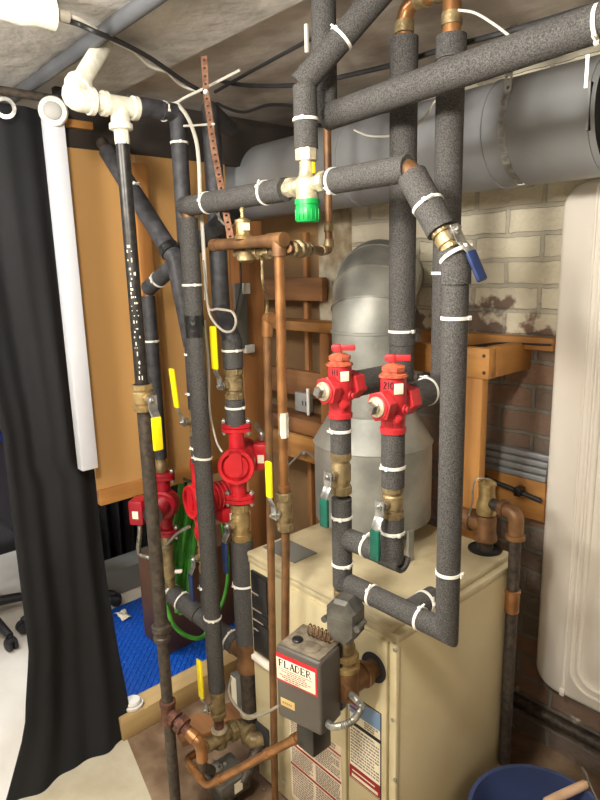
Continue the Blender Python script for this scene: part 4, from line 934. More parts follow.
T.add('body', MB().lathe((xv, .90, 0), UP, [(.020, zH+.008), (.021, zH+.016), (.0165, zH+.018), (.0165, zv_(223)), (.0185, zv_(222.5)), (.0185, zv_(220)), (.010, zv_(218.5)), (.0045, zv_(217)), (.0045, zv_(212)), (.006, zv_(211.5)), (.006, zv_(209)), (.003, zv_(207))], 24), 'brass')
toc = unit((EYE-V3(xv, .90, 0))*V3(1, 1, 0)); T.add('label', MB().obox(V3(xv, .90, zv_(227))+unit(toc+np.cross(UP, toc)*.5)*.0165, toc+np.cross(UP, toc)*.5, UP, np.cross(unit(toc+np.cross(UP, toc)*.5), UP), .002, .017, .018), 'paper')
T = Thing('copper_pipe', 'old copper pipe with brass nuts running back then up beside the mixing valve', 'pipe', (ba[0], .90, zH-.02), G_COP)
e0 = V3(ba[0]+.01, .915, zH-.018); ex = on_y(329, 248, 1.2); e1 = V3(ex[0], 1.2, e0[2]); 
T.add('run', MB().tube(fillet([e0, e1, V3(e1[0], 1.2, 2.22)], .022), .0105, 14), 'copper_dull')
de = unit(e1-e0)
for f, rr, L in ((.10, .018, .02), (.22, .0215, .024), (.34, .0195, .02), (.46, .017, .016), (.80, .0145, .022)): T.add('fitting_nut', MB().hexn(e0+(e1-e0)*f, de, rr, -L/2, L/2, 8), 'brass_old')
for zz in (.02, .06): T.add('solder_collar', MB().lathe(V3(e1[0], 1.2, e1[2]+zz), UP, [(.0105, -.011), (.0132, -.01), (.0132, .01), (.0105, .011)], 14), 'brass_old')

# ================================================================== RIGHT: RELIEF VALVE AND DISCHARGE
hx_, hy_ = hole[0], hole[1]
zs_ = lambda y: row(hx_, hy_, y)
T = Thing('pipe_tee', 'rusty brown tee standing in the hole at the boiler top right', 'pipe fitting', (hx_, hy_, bz), 'bare pipe fittings')
T.add('nipple', MB().cyl(V3(hx_, hy_, bz+.001), V3(hx_, hy_, zs_(535)), .024), 'iron')
T.add('tee_body', MB().lathe((hx_, hy_, 0), UP, [(.028, zs_(541)), (.034, zs_(539)), (.034, zs_(535)), (.030, zs_(533)), (.030, zs_(518)), (.026, zs_(515))], 22).tube([V3(hx_, hy_, zs_(524)), V3(hx_-.125, hy_-.0, zs_(524))], .029, 20).lathe(V3(hx_-.05, hy_, zs_(524)), PX, [(.03, -.008), (.034, -.006), (.034, .006), (.03, .008)], 22), 'copper_dull')
zr0 = zs_(516); zr1 = zs_(479)
T = Thing('relief_valve', 'brass safety relief valve with thin test lever above the boiler corner', 'valve', (hx_, hy_, zr0), None)
T.add('body', MB().lathe((hx_, hy_, zr0), UP, [(.018, -.002), (.020, .004), (.029, .008), (.030, .04), (.024, .055), (.022, (zr1-zr0)*.82), (.026, (zr1-zr0)*.84), (.026, (zr1-zr0)*.9), (.012, zr1-zr0)], 22), 'brass')
T.add('test_lever', MB().tube(spline([V3(hx_+.01, hy_, zr1), V3(hx_-.02, hy_-.02, zr1+.002), V3(hx_-.03, hy_-.028, zr1-.02), V3(hx_-.030, hy_-.030, zr1-.07), V3(hx_-.036, hy_-.034, zr1-.115)], 6), .0025, 8), 'steel')
XS = hx_+.108; q = on_x(499, 560, XS); YS = min(q[1], by1-.01); YS = hy_-.02
zel2 = zr0+.045
T.add('outlet', MB().tube([V3(hx_+.02, hy_-.005, zel2), V3(hx_+.06, hy_-.011, zel2)], .0175), 'iron')
px_ = hx_+.105
T = Thing('iron_pipe', 'dark discharge pipe with copper elbow running down into the blue bucket', 'pipe', (px_, hy_-.02, .16), 'iron pipes')
T.add('elbow', MB().tube(fillet([V3(hx_+.05, hy_-.010, zel2), V3(px_, hy_-.02, zel2), V3(px_, hy_-.02, zel2-.075)], .045), .0215, 20).lathe(V3(px_, hy_-.02, zel2-.07), UP, [(.022, -.008), (.027, -.006), (.027, .006), (.022, .008)], 20).lathe(V3(hx_+.06, hy_-.012, zel2), PX, [(.022, -.008), (.026, -.006), (.026, .006), (.022, .008)], 20), 'copper_dull')
zq = lambda y: row(px_, hy_-.02, y)
T.add('barrel', MB().cyl(V3(px_, hy_-.02, .16), V3(px_, hy_-.02, zel2-.06), .0165), 'iron')
T.add('coupling', MB().lathe((px_, hy_-.02, 0), UP, [(.017, zq(612)), (.0205, zq(611)), (.0205, zq(592)), (.017, zq(590))], 20), 'copper')
T.add('coupling_bead', MB().lathe((px_, hy_-.02, zq(591)), UP, [(.02, -.005), (.0228, -.003), (.0228, .003), (.02, .005)], 20), 'copper')

# bucket
bt = on_z(530, 764, .20); dv = unit(V3(EYE[0]-bt[0], EYE[1]-bt[1], 0)); bc = V3(-.600, 1.335, 0)
rb = .178; 
T = Thing('bucket', 'round dark blue plastic bucket on the floor under the discharge pipe', 'bucket', (bc[0], bc[1], 0))
T.add('tub', MB().lathe(bc, UP, [(.13, .0), (.133, .0), (rb, .225), (rb+.008, .227), (rb+.008, .235), (rb-.003, .235), (rb-.004, .228), (.129, .008), (.02, .006)], 48), 'bucket_blue')
hd0 = on_z(540, 797, .205); hd1 = on_z(584, 785, .205)
T2 = []
ha = V3(bc[0]+rb*.80, bc[1]+rb*.55, .22); hb = V3(bc[0]+rb*.35, bc[1]-rb*.95, .22)
gA, gB = on_z(586, 784, .25), on_z(545, 803, .25)
T.add('bail_wire', MB().tube(spline([ha, on_z(583, 770, .25), gA, gB, hb], 8), .0025, 8), 'steel')
bl = T.o.children[-1]
T.add('hand_grip', MB().lathe(gA, gB-gA, [(.009, 0), (.0115, .004), (.0125, .03), (.0125, np.linalg.norm(gB-gA)-.03), (.0115, np.linalg.norm(gB-gA)-.004), (.009, np.linalg.norm(gB-gA))], 18), 'grip_wood', bl)

# ------------------------------------------------------------------ white plastic folding table on the right, set against the wall with no support
yf = 1.80
pl = on_y(563, 400, yf)
xL_ = (on_y(562, 200, yf)[0]+on_y(535, 660, yf)[0])/2; zt_ = on_y(580, 181, yf)[2]; zb_ = on_y(560, 695, yf)[2]
xR_ = xL_+.80
T = Thing('folding_table', 'large white moulded plastic folding table with rounded corners set against the brick wall', 'panel', ((xL_+xR_)/2, 1.82, zb_))
def rrect(x0, x1, z0, z1, rad, y, n=8):
    P = []
    for cx, cz, a0 in ((x1-rad, z1-rad, 0), (x0+rad, z1-rad, 90), (x0+rad, z0+rad, 180), (x1-rad, z0+rad, 270)):
        for k in range(n+1): a = math.radians(a0+90*k/n); P.append(V3(cx+rad*math.cos(a), y, cz+rad*math.sin(a)))
    return P
def plaque(m, x0, x1, z0, z1, rad, steps):
    """nested rounded rectangles (inset, y) joined into one moulded face"""
    vs = []; fs = []; rings = []
    for ins, y in steps:
        P = rrect(x0+ins, x1-ins, z0+ins, z1-ins, max(rad-ins, .004), y); rings.append(len(vs)); vs += P
    n = len(P)
    for a, b in zip(rings, rings[1:]):
        for j in range(n): fs.append((a+j, a+(j+1) % n, b+(j+1) % n, b+j))
    fs.append(tuple(range(rings[-1], rings[-1]+n))); fs.append(tuple(reversed(range(n)))); m.faces(vs, fs)
xg = on_y(590, 300, yf)[0]
m = MB(); plaque(m, xL_, xR_, zb_, zt_, .075, [(.004, 1.848), (0, 1.842), (0, yf+.014), (.003, yf+.006), (.012, yf)])
T.add('panel_shell', m, 'white_plastic', sharp=50)
m = MB(); m.tube([V3(xg, yf-.0005, zb_+.012), V3(xg, yf-.0005, zt_-.012)], .004, 10); T.add('seam_bead', m, 'white_plastic')
xi = on_y(596, 500, yf)[0]
m = MB(); rr_ = rrect(xg+.045, xR_-.10, zb_+.075, zt_-.075, .06, yf-.0005); m.tube(rr_+[rr_[0]], .010, 10, caps=False); T.add('moulded_rib', m, 'white_plastic')
rr_ = rrect(xg+.022, xR_-.075, zb_+.045, zt_-.045, .07, yf-.0002); T.add('moulded_rib', MB().tube(rr_+[rr_[0]], .006, 10, caps=False), 'white_plastic')
T.add('latch', MB().box(V3(xg-.008, yf-.008, zb_+.004), V3(xg+.008, yf, zb_+.03), .003), 'white_plastic')

# pipe along the wall foot
w0 = on_y(515, 705, 1.80); single('iron_pipe', 'dark horizontal pipe low on the brick wall at the right', 'pipe', MB().tube([V3(-1.2, 1.825, w0[2]), V3(1.0, 1.825, w0[2])], .022), 'iron', (-.1, 1.825, w0[2]-.022), 'iron pipes')

# ------------------------------------------------------------------ timber behind the boiler
def board(name, label, cat, lo, hi, m, group='timber boards behind the boiler', bev=.003): return single(name, label, cat, MB().box(V3(*lo), V3(*hi), bev), m, ((lo[0]+hi[0])/2, (lo[1]+hi[1])/2, min(lo[2], hi[2])), group)
zl0, zl1 = on_y(500, 347, 1.81)[2], on_y(500, 335, 1.81)[2]
board('wooden_ledger', 'narrow wooden ledger strip fixed along the brick wall', 'board', (-1.36, 1.80, zl0), (xL_-.002, 1.849, zl1), 'wood_x')
yr = 1.60; xr = on_y(489, 360, yr)[0]; zr_0, zr_1 = on_y(487, 380, yr)[2], on_y(487, 349, yr)[2]
T = Thing('timber_frame', 'light timber corner frame behind the tall pipe with two dark screws', 'frame', (xr-.1, yr, .0))
T.add('front_rail', MB().box(V3(xr-.42, yr, zr_0), V3(xr, yr+.038, zr_1), .003), 'wood_x')
T.add('side_rail', MB().box(V3(xr-.038, yr+.039, zr_0+.002), V3(xr, 1.849, zr_1), .003), 'wood_y')
xl_a, xl_b = on_y(463, 430, yr)[0], on_y(480, 430, yr)[0]
T.add('upright', MB().box(V3(xl_a-.03, yr+.004, 0), V3(xl_b, yr+.038, zr_0), .003), 'wood_z')
for y in (356, 373): T.add('screw', MB().lathe(on_y(484, y, yr), -PY, [(.0055, -.002), (.0055, .0015)], 12), 'iron')
zb0_, zb1_ = on_y(545, 524, 1.80)[2], on_y(545, 484, 1.80)[2]
board('knotty_board', 'knotty wooden board fixed low on the brick wall behind the relief valve', 'board', (-1.25, 1.805, zb0_), (xL_-.002, 1.849, zb1_), 'wood_x')
zb2_ = on_y(545, 457, 1.80)[2]
T = Thing('slatted_strip', 'dark ridged strip lying along the wall above the knotty board', 'strip', (-1.05, 1.82, zb1_))
for k in range(4):
    z0_ = zb1_+.002+(zb2_-zb1_)*k/4; T.add('slat', MB().box(V3(-1.16, 1.80+.006*k, z0_), V3(xL_-.002, 1.848, z0_+(zb2_-zb1_)/4-.003), .004), 'duct')
cs = spline([on_y(470, 466, 1.79), on_y(487, 478, 1.78), on_y(515, 490, 1.785), on_y(541, 501, 1.79)], 8)
T = Thing('cable', 'thick black cable clipped across the knotty board', 'cable', cs[8], 'black cables'); T.add('jacket', MB().tube(cs, .008, 10), 'black_cable'); 
T.add('clip', MB().obox(on_y(519, 491, 1.78), PX, PY, UP, .022, .035, .03, .004), 'black_panel')
cs = spline([on_y(438, 346, 1.79), on_y(470, 346, 1.785), on_y(500, 343, 1.79), on_y(551, 345, 1.79)], 8)
single('cable', 'thin dark wire stapled under the wall ledger strip', 'cable', MB().tube(cs, .003, 8), 'black_cable', cs[0], 'black cables')

# shelves in the gap left of the flue (back of the store beyond the stud)
T = Thing('shelf_rack', 'rough timber shelving seen between the wooden stud and the flue', 'shelving', (-2.2, 1.8, 0))
def shelf(nm, y0, y1, xa, xb, Y, depth, m):
    p0, p1 = on_y(xa, y0, Y), on_y(xa, y1, Y); pr = on_y(xb, (y0+y1)/2, Y)
    return T.add(nm, MB().box(V3(p0[0]-.30, Y, p1[2]), V3(pr[0], Y+depth, p0[2]), .003), m)
Ys = 1.72
shelf('back_rail', 278, 300, 275, 322, Ys+.06, .03, 'old_wood_x')
shelf('shelf_board', 320, 329, 275, 335, Ys, .12, 'wood_x')
shelf('back_rail', 367, 391, 275, 325, Ys+.06, .03, 'old_wood_x')
shelf('shelf_board', 413, 427, 275, 330, Ys, .12, 'old_wood_x')
shelf('front_rail', 430, 452, 275, 330, Ys-.04, .03, 'wood_x')
for x in (306,):
    p = on_y(x, 330, Ys+.10); T.add('upright', MB().box(V3(p[0]-.012, Ys+.10, 0), V3(p[0]+.012, Ys+.125, 1.80), .002), 'old_wood_z')
pr = on_y(326, 400, Ys+.05); T.add('upright', MB().box(V3(pr[0], Ys+.02, 0), V3(pr[0]+.05, Ys+.06, on_y(326, 330, Ys)[2]), .002), 'old_wood_z')
p = on_y(304, 403, Ys+.03)
T = Thing('outlet_box', 'grey metal outlet box on the shelf left of the left red valve', 'outlet', p-UP*.04)
T.add('box', MB().box(p-V3(.06, .0, .042), p+V3(.03, .025, .042), .003), 'outlet_grey')
for dx in (-.008, .012): T.add('slot', MB().box(p+V3(dx-.003, -.001, -.012), p+V3(dx+.003, .002, .008)), 'ink')
p = on_y(308, 402, Ys+.0); single('white_strip', 'slim white upright plastic strip beside the grey outlet box', 'strip', MB().box(p-V3(.006, .004, .058), p+V3(.007, .004, .058), .002), 'white_plastic', p-UP*.058)
cs = spline([on_y(286, 468, 1.66), on_y(300, 454, 1.66), on_y(306, 452, 1.65), on_y(318, 462, 1.65), on_y(322, 474, 1.65)], 8)
T = Thing('cord', 'pale cord knotted under the lower shelf left of the flue', 'cord', cs[0]); T.add('strand', MB().tube(cs, .0045, 8), 'grey_cable'); T.add('knot', MB().ball(on_y(304, 453, 1.65), .012), 'grey_cable')
p = on_x(243, 315, -1.9+.0); 
T = Thing('mounting_plate', 'pale grey plate with bracket ends fixed to the wooden stud', 'plate', (p[0]+.006, p[1], p[2]-.1))
za1, za0 = on_x(243, 283, -1.9)[2], on_x(243, 348, -1.9)[2]
T.add('plate', MB().box(V3(-1.9, py0-.035, za0), V3(-1.885, py0+.02, za1), .003), 'grey_box'); T.add('foot', MB().box(V3(-1.9, py0+.0, za0-.02), V3(-1.88, py0+.045, za0+.012), .003), 'white_cable'); T.add('foot', MB().box(V3(-1.9, py0+.0, za1-.04), V3(-1.88, py0+.035, za1), .003), 'white_cable')
cs = spline([on_x(240, 255, -1.87), on_x(241, 280, -1.87), on_x(238, 300, -1.87), on_x(234, 318, -1.87)], 6)
single('cable', 'short black wire hanging from the drain cup of the header', 'cable', MB().tube(cs, .003, 8), 'black_cable', cs[0], 'black cables')

# ================================================================== LEFT SIDE: CURTAIN, COLUMN, CHAIR
def curtain(name, label, yt0, yt1, yb0, yb1, x0, zt, zb, folds, amp0, amp1, m, nU=110, nV=36, flare=0, th=.003, edge=None):
    vs = []; fs = []
    for side in (0, 1):
        for i in range(nV+1):
            v = i/nV; e = v**1.6
            for j in range(nU+1):
                u = j/nU; y0_, y1_ = edge(v) if edge else (yt0*(1-e)+yb0*e, yt1*(1-e)+yb1*e); y = y0_+(y1_-y0_)*u
                a = amp0+(amp1-amp0)*v
                x = x0+a*math.sin(2*math.pi*folds*u+.7*math.sin(3*v+u*2))+a*.35*math.sin(2*math.pi*folds*2.3*u+v*2)+flare*max(0, v-.86)/.14*(.4+.6*math.sin(math.pi*min(1, u*1.2)))+.012*math.sin(9*v+5*u)*v
                vs.append(V3(x-side*th, y, zt+(zb-zt)*v))
    n = nU+1; K = n*(nV+1)
    for i in range(nV):
        for j in range(nU):
            a = i*n+j; fs += [(a, a+1, a+n+1, a+n), (K+a+1, K+a, K+a+n, K+a+n+1)]
    for j in range(nU): fs += [(j+1, j, K+j, K+j+1), (nV*n+j, nV*n+j+1, K+nV*n+j+1, K+nV*n+j)]
    for i in range(nV): fs += [(i*n, (i+1)*n, K+(i+1)*n, K+i*n), (i*n+nU+n, i*n+nU, K+i*n+nU, K+i*n+nU+n)]
    return MB().faces(vs, fs)
T = Thing('curtain', 'long black cloth curtain hanging from the ceiling at the left', 'curtain', (-1.87, .62, 0))
def sstep(a, b, x): t = min(1, max(0, (x-a)/(b-a))); return t*t*(3-2*t)
edge = lambda v: (float(np.interp(v, [0, .3, .44, .78, .9, 1], [.43, .49, .525, .515, .47, .38])), .760+.042*sstep(.50, .53, v)+.026*sstep(.6, 1, v))
T.add('cloth', curtain('', '', 0, 0, 0, 0, -1.935, 2.125, .004, 1.7, .010, .018, 'black_cloth', flare=.08, edge=edge), 'black_cloth', sharp=80)
g = on_x(5, 108, -1.855); T.add('grommet', MB().lathe(g, unit(V3(.9, -.3, 0)), [(.018, -.004), (.028, -.003), (.028, .003), (.018, .004)], 24, closed=True), 'steel')
single('curtain_rod', 'thin dark curtain rod under the ceiling at the left', 'rod', MB().tube([V3(-1.885, -.3, 2.145), V3(-1.885, .80, 2.145)], .012), 'iron', (-1.885, .25, 2.133))
yw0, yw1 = on_x(47, 130, -1.862)[1], on_x(65.5, 130, -1.862)[1]
zw0, zw1 = on_x(98, 468, -1.862)[2], on_x(56, 104, -1.862)[2]
T = Thing('white_column', 'narrow white boxed column with round disc on top beside the black curtain', 'column', (-1.93, (yw0+yw1)/2, zw0))
T.add('shaft', MB().box(V3(-1.902, yw0, zw0), V3(-1.862, yw1, zw1-.01), .003), 'white_panel')
rg = on_x(53, 111, -1.852)
T.add('disc', MB().lathe(rg, unit(V3(.8, -.45, -.1)), [(.040, -.01), (.040, .0), (.037, .004), (.026, .006), (.026, .003), (.004, .0035)], 32), 'white_paint'); T.add('disc_hub', MB().lathe(rg, unit(V3(.8, -.45, -.1)), [(.024, .0), (.024, .009), (.018, .012)], 24), 'outlet_grey')
single('black_drape', 'black drape hanging in the dark gap behind the far left pump', 'curtain', curtain('', '', 1.20, 1.86, 1.20, 1.86, -3.08, 1.9, .016, 9, .02, .03, 'black_cloth'), 'black_cloth', (-3.08, 1.5, .016))
gq = on_z(140, 588, .2)
single('storage_crate', 'low grey crate in the dark behind the blue mat', 'crate', MB().box(V3(-3.02, 1.08, 0), V3(-2.86, 1.60, .14), .008), 'grey_box', (-2.94, 1.3, 0))
bq0, bq1 = on_x(147, 640, -2.02), on_x(205, 640, -2.02)
b0, b1 = on_z(168, 655, .012), on_z(214, 634, .012)
T = Thing('brown_box', 'plain dark brown wooden box standing on the blue mat behind the pipes', 'box', (b0[0]-.15, (b0[1]+b1[1])/2, .012))
T.add('carcass', MB().box(V3(on_y(145, 640, b0[1])[0], b0[1], .0125), V3(b0[0], 1.72, row(on_y(145, 640, b0[1])[0], b0[1], 552)), .004), 'brown_box')
p = on_z(128, 698, .0885)
T = Thing('alarm_puck', 'small round white plastic device lying on the wooden sill', 'device', (-1.922, p[1]-.006, .0885))
c_ = V3(-1.922, p[1]-.006, .0885); T.add('base', MB().lathe(c_, UP, [(.036, 0), (.038, .003), (.038, .012), (.033, .015)], 32), 'white_device'); T.add('cap', MB().lathe(c_, UP, [(.030, .014), (.030, .020), (.026, .026), (.010, .028)], 32), 'white_device'); T.add('ring', MB().lathe(c_, UP, [(.027, .0135), (.0315, .0135), (.0315, .0165), (.027, .0165)], 32, closed=True), 'outlet_grey')
p = on_z(123, 617, .013)
m = MB(); rnd = random.Random(2)
for k in range(5): m.obox(p+V3(rnd.uniform(-.03, .03), rnd.uniform(-.03, .03), .012+.004*k), V3(rnd.uniform(-1, 1), rnd.uniform(-1, 1), .3), V3(rnd.uniform(-1, 1), rnd.uniform(-1, 1), -.2), V3(.1, .2, 1), .05, .035, .001)
m = MB(); vs = []; fs = []
for i in range(6):
    for j in range(4): vs.append(p+V3((i-2.5)*.016+rnd.uniform(-.004, .004), (j-1.5)*.018+rnd.uniform(-.004, .004), .002+rnd.uniform(0, .022)))
for i in range(5):
    for j in range(3): fs.append((i*4+j, i*4+j+1, i*4+j+5, i*4+j+4))
m.faces(vs, fs); o = single('paper_scrap', 'small crumpled pale paper scrap lying on the blue mat', 'paper', m, 'paper', p)
sm = o.modifiers.new('thickness', 'SOLIDIFY'); sm.thickness = .001
# garden hose bundle hung on the stud
T = Thing('hose_bundle', 'bundle of green hose loops hanging behind the middle pump', 'hose', on_x(178, 600, -1.86))
rnd = random.Random(8)
for k in range(7):
    xt = 182+k*3.0+rnd.uniform(-1, 1); xb2 = 160+k*4.6+rnd.uniform(-2, 2); X0 = -1.85-.012*(k % 3); xx2 = -1.84-.02*(k % 2)
    pts = [on_x(xt, 486+rnd.uniform(-4, 6), X0), on_x(xt-3, 510, X0+.01), on_x((xt+xb2)/2, 545, X0+.012), on_x(xb2+1, 580, xx2), on_x(xb2, 600+rnd.uniform(-8, 14), xx2)]
    T.add('hose_strand', MB().tube(spline(pts, 7), .0112, 10), 'green_hose')
pts = [on_x(165, 598, -1.84), on_x(172, 622, -1.83), on_x(185, 635, -1.82), on_x(200, 638, -1.81), on_x(208, 628, -1.82), on_x(210, 600, -1.84)]
T.add('low_loop', MB().tube(spline(pts, 8), .008, 10), 'green_hose')
pts = [on_x(222, 520, -1.72), on_x(228, 560, -1.72), on_x(226, 590, -1.72), on_x(218, 612, -1.74), on_x(205, 622, -1.78)]
T.add('side_loop', MB().tube(spline(pts, 8), .007, 10), 'green_hose')

hk = on_x(196, 484, -1.86); T.add('hook', MB().tube([V3(-1.99, hk[1], hk[2]), hk+V3(.02, 0, 0), hk+V3(.03, 0, .03)], .006, 10), 'iron')
# office chair behind the curtain
pc = V3(-3.05, .62, 0)
T = Thing('office_chair', 'black office chair on castors beyond the black curtain', 'chair', pc)
T.add('column', MB().lathe(pc, UP, [(.03, .11), (.03, .26), (.016, .27), (.016, .42)], 20), 'black_plastic')
T.add('base_hub', MB().lathe(pc, UP, [(.05, .09), (.05, .13), (.03, .15)], 20), 'black_plastic')
for k, a in enumerate((.17, 1.43, 2.68, 3.94, 5.20)):
    d = V3(math.cos(a), math.sin(a), 0); e = pc+d*.30
    T.add('leg', MB().tube([pc+d*.03+UP*.115, pc+d*.18+UP*.10, e+UP*.07], [.026, .022, .017], 12), 'black_plastic')
    s_ = np.cross(UP, d); cst = MB()
    for sg in (-1, 1): cst.lathe(e+UP*.029, s_*sg, [(.026, .006), (.029, .008), (.029, .02), (.022, .024)], 20)
    cst.cyl(e+UP*.03, e+UP*.075, .009).box(e+V3(-.02, -.02, .04), e+V3(.02, .02, .06), .008); T.add('castor', cst, 'black_plastic')
ysr = on_x(20, 530, -2.85)[1]
T.add('seat', MB().box(V3(-3.25, ysr-.50, .42), V3(-2.82, ysr, .50), .035, 4), 'black_cloth')
T.add('backrest', MB().box(V3(-3.30, ysr-.46, .55), V3(-3.24, ysr-.03, 1.0), .03, 4), 'black_cloth'); T.add('back_stem', MB().tube(spline([pc+V3(-.1, 0, .41), pc+V3(-.24, 0, .42), pc+V3(-.28, 0, .55), pc+V3(-.265, 0, .7)], 6), .018, 12), 'black_plastic')
T.add('tilt_lever', MB().tube([pc+V3(.08, -.2, .40), pc+V3(.16, -.29, .38)], .006, 8), 'chrome')

# second castored chair leg seen past the curtain
p = on_z(117, 604, .03)
pc2 = on_z(116, 600, .04)*V3(1, 1, 0); hb = pc2+V3(-.11, -.20, 0)
T = Thing('office_stool', 'dark castored stool base in the gap right of the curtain', 'stool', hb)
T.add('base_hub', MB().lathe(hb, UP, [(.04, .09), (.04, .14), (.022, .15), (.022, .42)], 18), 'black_plastic')
T.add('seat', MB().lathe(hb, UP, [(.02, .415), (.15, .42), (.165, .44), (.16, .47), (.02, .48)], 28), 'black_cloth')
a0 = math.atan2(.20, .11); Ls = math.hypot(.11, .20)
for k in range(5):
    a = a0+k*2*math.pi/5; d = V3(math.cos(a), math.sin(a), 0); e = hb+d*Ls
    T.add('leg', MB().tube([hb+d*.03+UP*.12, hb+d*Ls*.6+UP*.10, e+UP*.075], [.022, .019, .015], 10), 'black_plastic')
    cst = MB(); s_ = np.cross(UP, d)
    for sg in (-1, 1): cst.lathe(e+UP*.0415, s_*sg, [(.024, .005), (.028, .008), (.028, .02), (.02, .023)], 18)
    cst.cyl(e+UP*.04, e+UP*.08, .008); T.add('castor', cst, 'black_plastic')
pk = on_z(20, 600, .0)
T = Thing('desk', 'dark grey desk with modesty panel in the office behind the curtain', 'desk', (-4.1, 1.1, 0))
T.add('modesty_panel', MB().box(V3(-4.10, .2, .05), V3(-4.06, 1.9, .72), .003), 'dark_desk'); T.add('desk_top', MB().box(V3(-4.39, .15, .72), V3(-3.98, 1.95, .75), .004), 'dark_desk')
T.add('side_panel', MB().box(V3(-4.39, .2, 0), V3(-4.11, .225, .72), .002), 'dark_desk'); T.add('side_panel', MB().box(V3(-4.39, 1.875, 0), V3(-4.11, 1.9, .72), .002), 'dark_desk')
p = on_x(-2, 447, -4.15); single('blue_box', 'bright blue carton standing on the office desk', 'box', MB().box(V3(-4.25, p[1]-.1, .7505), V3(-4.05, p[1]+.065, p[2]+.06), .004), 'blue_item', (-4.15, p[1], .7505))
single('white_paper_stack', 'white stack of paper lying on the blue carton', 'paper', MB().box(V3(-4.24, p[1]-.09, p[2]+.0605), V3(-4.06, p[1]+.06, p[2]+.12), .003), 'white_device', (-4.15, p[1], p[2]+.0605))

# ================================================================== CEILING RUNS
c0, c1 = on_z(20, 92, 2.18), on_z(150, 0, 2.18)
single('conduit', 'straight dark grey conduit running along the plaster ceiling', 'conduit', MB().tube([c0+(c0-c1)*.3, c1+(c1-c0)*1.0], .0175), 'conduit_grey', c0)
t0, t1_ = on_z(-30, -2, 2.169), on_z(54, 14, 2.172)
T = Thing('wrapped_pipe', 'white wrapped pipe end at the top left of the ceiling', 'pipe', t0)
dt = unit(t1_-t0); Lt = np.linalg.norm(t1_-t0)
prof = [(.028, -.3)]; rnd = random.Random(3)
for k in range(13): prof.append((.028+rnd.uniform(-.003, .004), -.3+(Lt+.3)*(k+1)/13))
prof.append((.018, Lt+.004)); T.add('wrap', MB().lathe(t0, dt, prof, 18), 'white_paint'); T.add('core', MB().cyl(t1_-dt*.02, t1_+dt*.03, .012), 'grey_cable')
def cable(label, pts, r, m, group):
    cs = spline(pts, 8); return single('cable', label, 'cable', MB().tube(cs, r, 8), m, cs[0], group)
GW, GB = 'white ceiling cables', 'black cables'
zc_ = 2.18
cable('white cable from the wrapped pipe end across the ceiling to the rusty strap', [on_z(54, 12, zc_), on_z(80, 20, zc_), on_z(112, 40, zc_), on_z(140, 53, zc_), on_z(160, 64, 2.17), on_z(180, 84, 2.16), on_z(198, 91, 2.15)], .0045, 'white_cable', GW)
cable('thick black cable beside the white one over the ceiling conduit', [on_z(54, 17, zc_-.01), on_z(78, 24, zc_-.01), on_z(96, 32, 2.155), on_z(120, 42, 2.17), on_z(150, 58, 2.17), on_z(185, 82, 2.16), on_z(203, 92, 2.15)], .006, 'black_cable', GB)
cable('white cable sagging from the white tee to the strap then rising', [on_z(141, 104, 2.10), on_z(158, 104, 2.11), on_z(175, 103, 2.12), on_z(186, 97, 2.13), on_z(205, 88, 2.15), on_z(240, 70, 2.18)], .004, 'white_cable', GW)
cable('pale cable curving along the plaster toward the strap', [on_z(115, 42, 2.19), on_z(135, 52, 2.18), on_z(150, 66, 2.17), on_z(170, 73, 2.17), on_z(190, 88, 2.16), on_z(203, 90, 2.15)], .0045, 'white_cable', GW)
cable('thick white cable dropping from the ceiling behind the top run', [on_y(178, 104, 1.0), on_y(188, 118, .99), on_y(196, 140, .98), on_y(199, 165, .97), on_y(200, 195, .965), on_y(203, 240, .965), on_y(205, 275, .965), on_y(206, 300, .965)], .0055, 'white_cable', GW)
cs = spline([on_y(206, 290, .955), on_y(210, 315, .95), on_y(222, 330, .95), on_y(232, 331, .95), on_y(236, 322, .95), on_y(232, 312, .95), on_y(218, 309, .95), on_y(208, 306, .955), on_y(203, 260, .96)], 8)
single('wire_loop', 'grey lamp wire tied in a hanging loop right of the taped pipe', 'wire', MB().tube(cs, .0035, 8), 'grey_cable', cs[0])
cs = spline([on_y(205, 320, .975), on_y(209, 370, .975), on_y(210, 410, .975), on_y(216, 440, .975), on_y(222, 452, .97)], 8)
cable('white wires running down behind the front pipe to the nearest pump', cs[::8], .003, 'white_cable', GW)
cable('long thin black cable crossing behind the top of the tall risers', [on_y(190, 70, 1.25), on_y(235, 84, 1.22), on_y(300, 85, 1.2), on_y(345, 76, 1.19), on_y(400, 63, 1.18), on_y(440, 50, 1.18), on_y(520, 28, 1.18), on_y(600, 4, 1.18)], .006, 'black_cable', GB)
cable('black cable running along the upper ceiling edge behind the wooden plaster line', [on_z(215, 92, 2.2), on_z(250, 72, 2.2), on_z(300, 45, 2.2), on_z(350, 18, 2.2), on_z(390, -6, 2.2)], .005, 'black_cable', GB)
cable('dark cable sagging in front of the grey duct left end', [on_y(205, 98, 1.35), on_y(240, 112, 1.35), on_y(270, 105, 1.35), on_y(320, 108, 1.3), on_y(380, 112, 1.3), on_y(420, 98, 1.3)], .005, 'black_cable', GB)
cable('thin pale wire hanging from the copper tee over the thick slanting pipe', [on_y(458, 10, 1.12), on_y(475, 13, 1.11), on_y(495, 25, 1.1), on_y(512, 38, 1.08)], .0025, 'white_cable', GW)
cable('thin pale wire looping behind the tall risers in front of the duct', [on_y(354, 130, 1.22), on_y(370, 136, 1.22), on_y(395, 135, 1.22), on_y(420, 122, 1.2), on_y(436, 100, 1.2)], .0025, 'white_cable', GW)
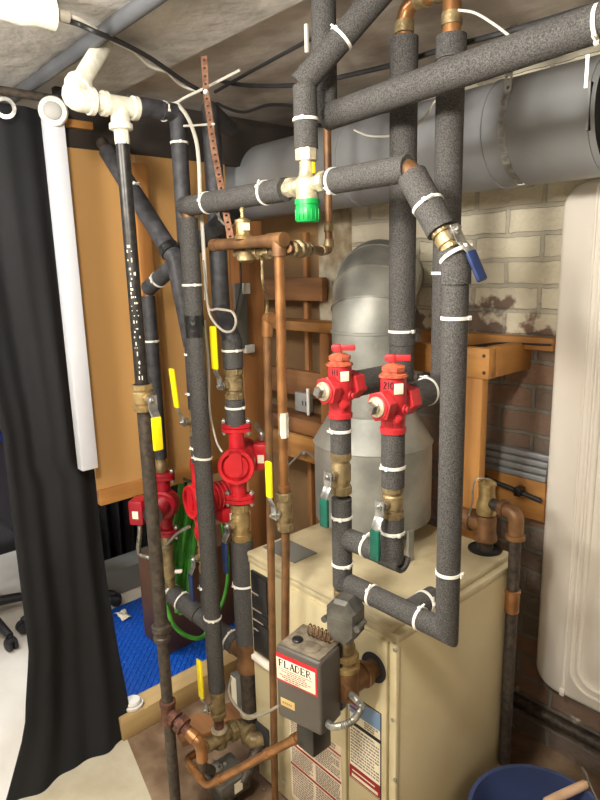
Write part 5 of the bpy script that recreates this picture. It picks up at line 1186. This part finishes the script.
# rusty perforated strap
s0 = on_z(204, 56, 2.195); s1 = on_y(206, 92, .99); s2 = on_y(214, 150, .965); s3 = on_y(231, 240, .916)
T = Thing('hanger_strap', 'rusty perforated strap hanging from the ceiling to the copper header', 'strap', s3, 'perforated hanger straps')
T.add('strap', holed_strip([s0, s1, s2, s3], .0165, unit(V3(.75, .66, 0)), 26, .0036), 'rusty_strap')
T.add('screw', MB().lathe(s1, unit(EYE-s1), [(.007, -.002), (.007, .006), (.003, .007)], 10), 'steel')
m = MB(); m.tube(spline([on_y(184, 126, .99), on_y(200, 125, .985), on_y(214, 124, .98)], 6), .003, 8); single('tie_wire', 'short pale tie wire tying the rusty strap to the cable', 'wire', m, 'white_cable', on_y(200, 125, .985))
m = MB()
sp = on_y(595, 45, 1.05)

# ================================================================== LIGHT
def area(name, loc, target, w, h, power, col=(1, 1, 1)):
    l = bpy.data.lights.new(name, 'AREA'); l.shape = 'RECTANGLE'; l.size = w; l.size_y = h; l.energy = power; l.color = col
    o = bpy.data.objects.new(name, l); C.objects.link(o); o.location = loc
    o.rotation_euler = (Vector(target)-Vector(loc)).to_track_quat('-Z', 'Y').to_euler(); return o
def bulb(name, loc, power, rad, col):
    l = bpy.data.lights.new(name, 'POINT'); l.energy = power; l.shadow_soft_size = rad; l.color = col
    o = bpy.data.objects.new(name, l); C.objects.link(o); o.location = loc; return o
bulb('ceiling_lamp', (-.58, .12, 2.03), 42, .07, (1, .93, .82))
bulb('ceiling_lamp_left', (-1.35, -.05, 2.03), 24, .09, (1, .96, .9))
bulb('fill_light', (-.72, -1.3, 2.0), 34, .1, (1, .94, .85))  # added fill behind the camera, brightens surfaces facing it
area('office_lamp', (-3.1, .1, 2.15), (-3.1, .1, 0), .9, .5, 24, (.95, .97, 1))
w = bpy.data.worlds.new('world'); bpy.context.scene.world = w; w.use_nodes = True
w.node_tree.nodes['Background'].inputs[0].default_value = (.9, .92, 1, 1); w.node_tree.nodes['Background'].inputs[1].default_value = .05
vs_ = bpy.context.scene.view_settings; vs_.view_transform = 'Standard'; vs_.look = 'None'; vs_.gamma = 1; vs_.exposure = .6; vs_.use_curve_mapping = False
